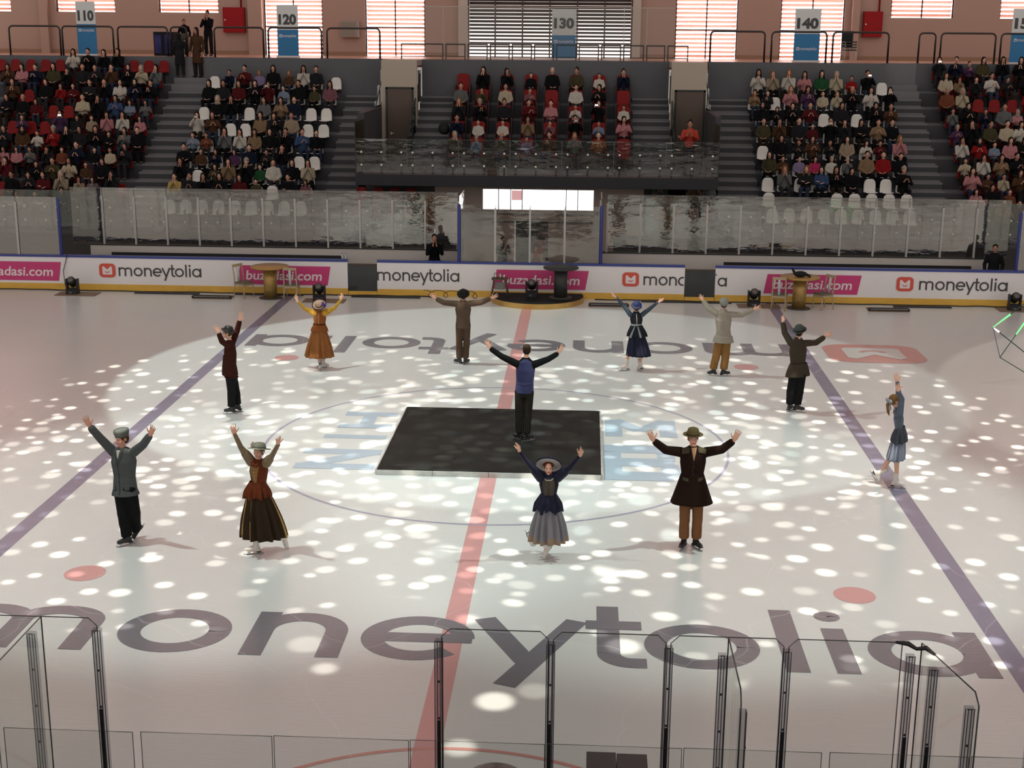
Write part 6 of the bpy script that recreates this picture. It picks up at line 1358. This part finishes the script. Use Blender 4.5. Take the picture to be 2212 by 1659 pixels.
MB().tube([B_.lerp(E2, .55), E2], [.012, .022], 8).build('light_stick', M_GRN, ws); MB().tube([B_, F2], .011, 6).build('stick', M_TEAL, ws); MB().tube([A_, A_.lerp(D2, .18)], [.01, .024], 8).build('light_stick', mat('light_white', (.8, .8, .9), .3, emit=(.85, .85, 1), es=1.5), ws)
MB().tube([D2, F2], .010, 6).build('stick', M_TEAL, ws); MB().tube([C2, F2+Vector((.35, .3, 0))], .010, 6).build('stick', M_TEAL, ws)
# platform clutter
def stack_chairs():
    t = thing('stacked_chair', 'dark stacked chairs beside the window right of sign 140', 'chair', (float(atY(1830, 127, 30).x), 30, PLAT))
    MB().prism(rrect(.52, .5, .06), .0, .55).build('crate', M_BOOTB, t)
for k in range(4):
    x = float(atY(1832, 127, 29.5).x); o = thing('stacking_chair', f'black stacking chair leaning in the pile right of sign 140, {["lowest", "second", "third", "topmost"][k]}', 'chair', (x, 29.5, PLAT+.10*k), R(12), 'stacked black chairs')
    MB().box(-.24, .24, -.22, .22, .42, .47).build('seat', M_BLACK, o); MB().box(-.23, .23, .20, .24, .52, .86).build('backrest', M_BLACK, o)
    for sx in (-1, 1):
        for sy in (-1, 1): MB().tube([(sx*.21, sy*.19, .42), (sx*.24, sy*.21, .0)], .011, 6).build('leg', M_ALU, o)
x = float(atY(360, 100, 29.5).x); o = MB().box(x-.42, x+.38, 29.2, 29.8, PLAT, PLAT+.92).build('display_counter', C_('counter_dark', (.02, .02, .03)), label='dark counter with printed panels behind the narrow hoop railing', cat='counter')
MB().box(x-.38, x-.12, 29.19, 29.2, PLAT+.1, PLAT+.8).box(x+.02, x+.30, 29.19, 29.2, PLAT+.1, PLAT+.8).build('printed_panel', C_('print_blue', (.05, .05, .16), noise=.8, nscale=3), o)
bp_ = MB(); bp_.ell((0, 0, .22), (.20, .15, .24), None, 14, 9); bp_.ell((.02, -.12, .16), (.14, .07, .13), None, 12, 8); o = fin(remesh(bp_, .016, 2), 'backpack', C_('bag_black', ()), None); o.location = (-3.5, yrow(6)-.45, FL[6]+.0); tag(o, 'black backpack set down on the stair beside the middle block', 'bag')
x = float(atY(1087, 345, 19.5).x); o = MB().prism(rrect(.26, .14, .02), 0, .32).build('paper_bag', mat('paper_white', (.50, .47, .43), .8), label='white paper bag standing behind the balcony glass', cat='bag'); o.location = (x, 19.6, FL[4])
MB().tube([(-.06, 0, .32), (-.04, 0, .42), (.04, 0, .42), (.06, 0, .32)], .006, 6).build('bag_handle', M_BLACK, o)
x = float(atY(1068, 345, 19.5).x); o = MB().prism(rrect(.30, .14, .02), 0, .26).build('paper_bag', mat('paper_kraft', (.16, .10, .07), .8), label='brown paper bag beside the white bag behind the balcony glass', cat='bag'); o.location = (x-.08, 19.6, FL[4])
MB().tube([(-.06, 0, .26), (-.04, 0, .35), (.04, 0, .35), (.06, 0, .26)], .006, 6).build('bag_handle', M_BLACK, o)

# ------------------------------------------------------------ near side: boards, glass, rail
G_NEAR = glass('near_glass', (.955, .965, .96), .015, .03, fk=.12); E_NEAR = mat('near_edge', (.02, .022, .022), .3); CH = mat('channel_smoke', (.06, .06, .065), .3); M_NB = glass('channel_clear', (.78, .78, .80), .05, .1, fk=.3)
struct(MB().box(-22, 22, -15.72, -15.6, 0, 1.05), 'trim_8', M_BOARD)
struct(MB().box(-22, 22, -24.5, -15.72, -.3, 0).box(-22, 22, -24.5, -18.6, 0, 2.2), 'floor_6', M_CON)
NY = -15.0
NY = -15.0
def near_panel(x0, x1, label, y=NY, z0=0.0, zt=2.945, ch=.07, cl=True, cr=True):
    poly = [(x0, z0), (x1, z0), (x1, zt-(ch if cr else 0)), (x1-(ch if cr else 0), zt), (x0+(ch if cl else 0), zt), (x0, zt-(ch if cl else 0))]
    M = Matrix(((1, 0, 0, 0), (0, 0, 1, y), (0, 1, 0, 0), (0, 0, 0, 1)))
    p = MB().prism(poly, 0, .010, 0, M).build('rink_glass_panel', G_NEAR, label=label, cat='glass panel', group='near glass panels')
    MB().tube([(a, y, b) for a, b in poly[1:]] + [(x0, y, z0)], .0045, 6).build('panel_edge', E_NEAR, p); return p
def near_post(x, y, label, zt=2.86, ang=0.0, strip=True):
    t = thing('glass_post', label, 'post', (x, y, 0), ang, group='near glass posts')
    MB().box(-.034, .034, -.028, .028, 0, zt).build('clear_channel', M_NB, t)
    e = MB()
    for a in (-.034, -.012, .012, .034): e.box(a-.0035, a+.0035, -.030, -.026, 0, zt)
    e.box(-.022, .022, -.031, -.027, zt-.01, zt); e.build('channel_edge', CH, t)
    if strip: MB().box(-.015, .015, -.045, -.031, 0, 2.13).build('black_strip', M_BOOTB, t)
    for k in range(7): MB().ell((.0, -.034, .45+.34*k), (.010, .006, .012), None, 8, 5).build('post_screw', M_BOOTB, t)
xp = [.50, 1.44, 2.42, 3.395, 4.36]
for k in range(4): near_panel(xp[k]+.02, xp[k+1]-.02, f'near rink glass panel, {ORD[k]} one right of the open gap', cr=k < 3)
for k in range(4): near_post(xp[k], NY-.03, f'near glass post with black strip, {ORD[k]} one right of the open gap')
near_panel(-4.4, -3.42, 'near rink glass panel at the far left edge of the frame'); near_panel(-3.38, -2.43, 'near rink glass panel ending at the open gap, left side', cl=False)
near_post(-2.42, NY-.03, 'near glass post with black strip on the left side of the open gap'); near_post(-2.98, NY-.05, 'near glass post carrying the left cross screen', 2.82, strip=False)
def cross(x, label, y0=NY, ln=1.05, cut=True, x1=None):
    x1 = x if x1 is None else x1; d = Vector((x1-x, -ln, 0)); n = d.normalized(); L = d.length
    M = Matrix(((n.x, 0, -n.y, x), (n.y, 0, n.x, y0), (0, 1, 0, 0), (0, 0, 0, 1)))
    poly = [(0, 0), (L, 0), (L, 2.86), (L-.07, 2.945), (0, 2.945)]
    p = MB().prism(poly, 0, .01, 0, M).build('rink_glass_panel', G_NEAR, label=label, cat='glass panel', group='near cross screens')
    MB().tube([M @ Vector((a, b, 0)) for a, b in poly[1:]] + [M @ Vector((0, 0, 0))], .006, 6).build('panel_edge', E_NEAR, p)
cross(-2.91, 'glass cross screen running towards us at the left side of the open gap', ln=2.2); cross(2.915, 'glass cross screen running towards us from the near glass middle', ln=1.0); cross(4.50, 'glass cross screen with slanted corner under the black tape', ln=.92, x1=4.72)
near_post(2.86, NY-.10, 'slim clear post at the foot of the middle cross screen', 2.84, strip=False); near_post(2.93, NY-1.0, 'clear post at the outer end of the middle cross screen', 2.80, R(90), strip=False)
near_post(4.40, NY-.05, 'near glass post under the black tape, left one of the corner pair'); near_post(4.55, NY-.20, 'near glass post under the black tape, right one of the corner pair', 2.82); near_post(4.68, NY-.82, 'clear post at the outer end of the right cross screen', 2.80, strip=False)
near_post(5.45, NY-.03, 'near glass post at the far right edge of the frame', strip=False); near_panel(5.47, 6.4, 'near rink glass panel at the far right edge of the frame')
tp_ = MB(); tp_.tube([(4.28, NY-.02, 2.955), (4.38, NY-.03, 2.95), (4.45, NY-.04, 2.91), (4.52, NY-.06, 2.93), (4.58, NY-.12, 2.90)], [.012, .022, .016, .022, .012], 7); tp_.build('tape_wrap', M_BLACK, label='black tape wrapped over the corner of the near glass', cat='tape')
# rail glass in front of the camera side seats
RY = -16.5; rx = [-4.62, -3.60, -2.60, -1.64, -1.577, -.578, .428, 1.437, 2.445, 3.448, 3.508, 4.52, 5.5]
pan = [(-2.62, -1.64), (-1.577, -.590), (-.575, .430), (.442, 1.435), (1.452, 2.437), (2.452, 3.448), (3.508, 4.50), (4.52, 5.55)]
for k, (a, b) in enumerate(pan):
    zt = 2.72+.005*(a+2.6); M = Matrix(((1, 0, 0, 0), (0, 0, 1, RY), (0, 1, 0, 0), (0, 0, 0, 1)))
    p = MB().prism([(a, 1.3), (b, 1.3), (b, zt), (a, zt)], 0, .01, 0, M).build('rail_glass_panel', G_NEAR, label=f'low glass rail panel at the bottom edge, {ORD[k]} from the left', cat='glass panel', group='low glass rail panels')
    MB().tube([(a, RY, 1.3), (a, RY, zt), (b, RY, zt), (b, RY, 1.3)], .0035, 6).build('panel_edge', E_NEAR, p)
struct(MB().box(-22, 22, RY-.08, RY+.08, 0, 1.32), 'trim_9', M_CON)
bx_ = atY(1333, 1652, -17.9); o = MB().box(bx_.x-.19, bx_.x-.005, -18.0, -17.75, 2.9, bx_.z).box(bx_.x+.0, bx_.x+.19, -18.0, -17.75, 2.9, bx_.z-.006).build('equipment_case', M_BOOTB, label='black equipment case showing its top at the bottom edge', cat='case')
MB().box(bx_.x-.02, bx_.x+.02, -18.01, -18.0, bx_.z-.10, bx_.z-.05).build('case_latch', M_ALU, o)
hd_ = atY(1070, 1662, -18.2); tb = MB(); tb.lathe([(0, .06), (.08, .05), (.17, .0), (.20, -.10), (.20, -.12), (.16, -.12), (0, -.10)], 32, 0, Matrix.Translation((hd_.x, -18.2, hd_.z-.05))); o = tb.build('follow_spot_lamp', M_BOOTB, label='round black lamp housing just showing at the bottom edge', cat='stage lamp')
MB().lathe([(.05, -.12), (.05, -.9)], 12, 0, Matrix.Translation((hd_.x, -18.2, hd_.z-.05)), True).build('lamp_stand', M_BOOTB, o)
struct(MB().box(-5, 6, -18.6, -17.6, 2.2, 2.35), 'trim_10', M_CON)
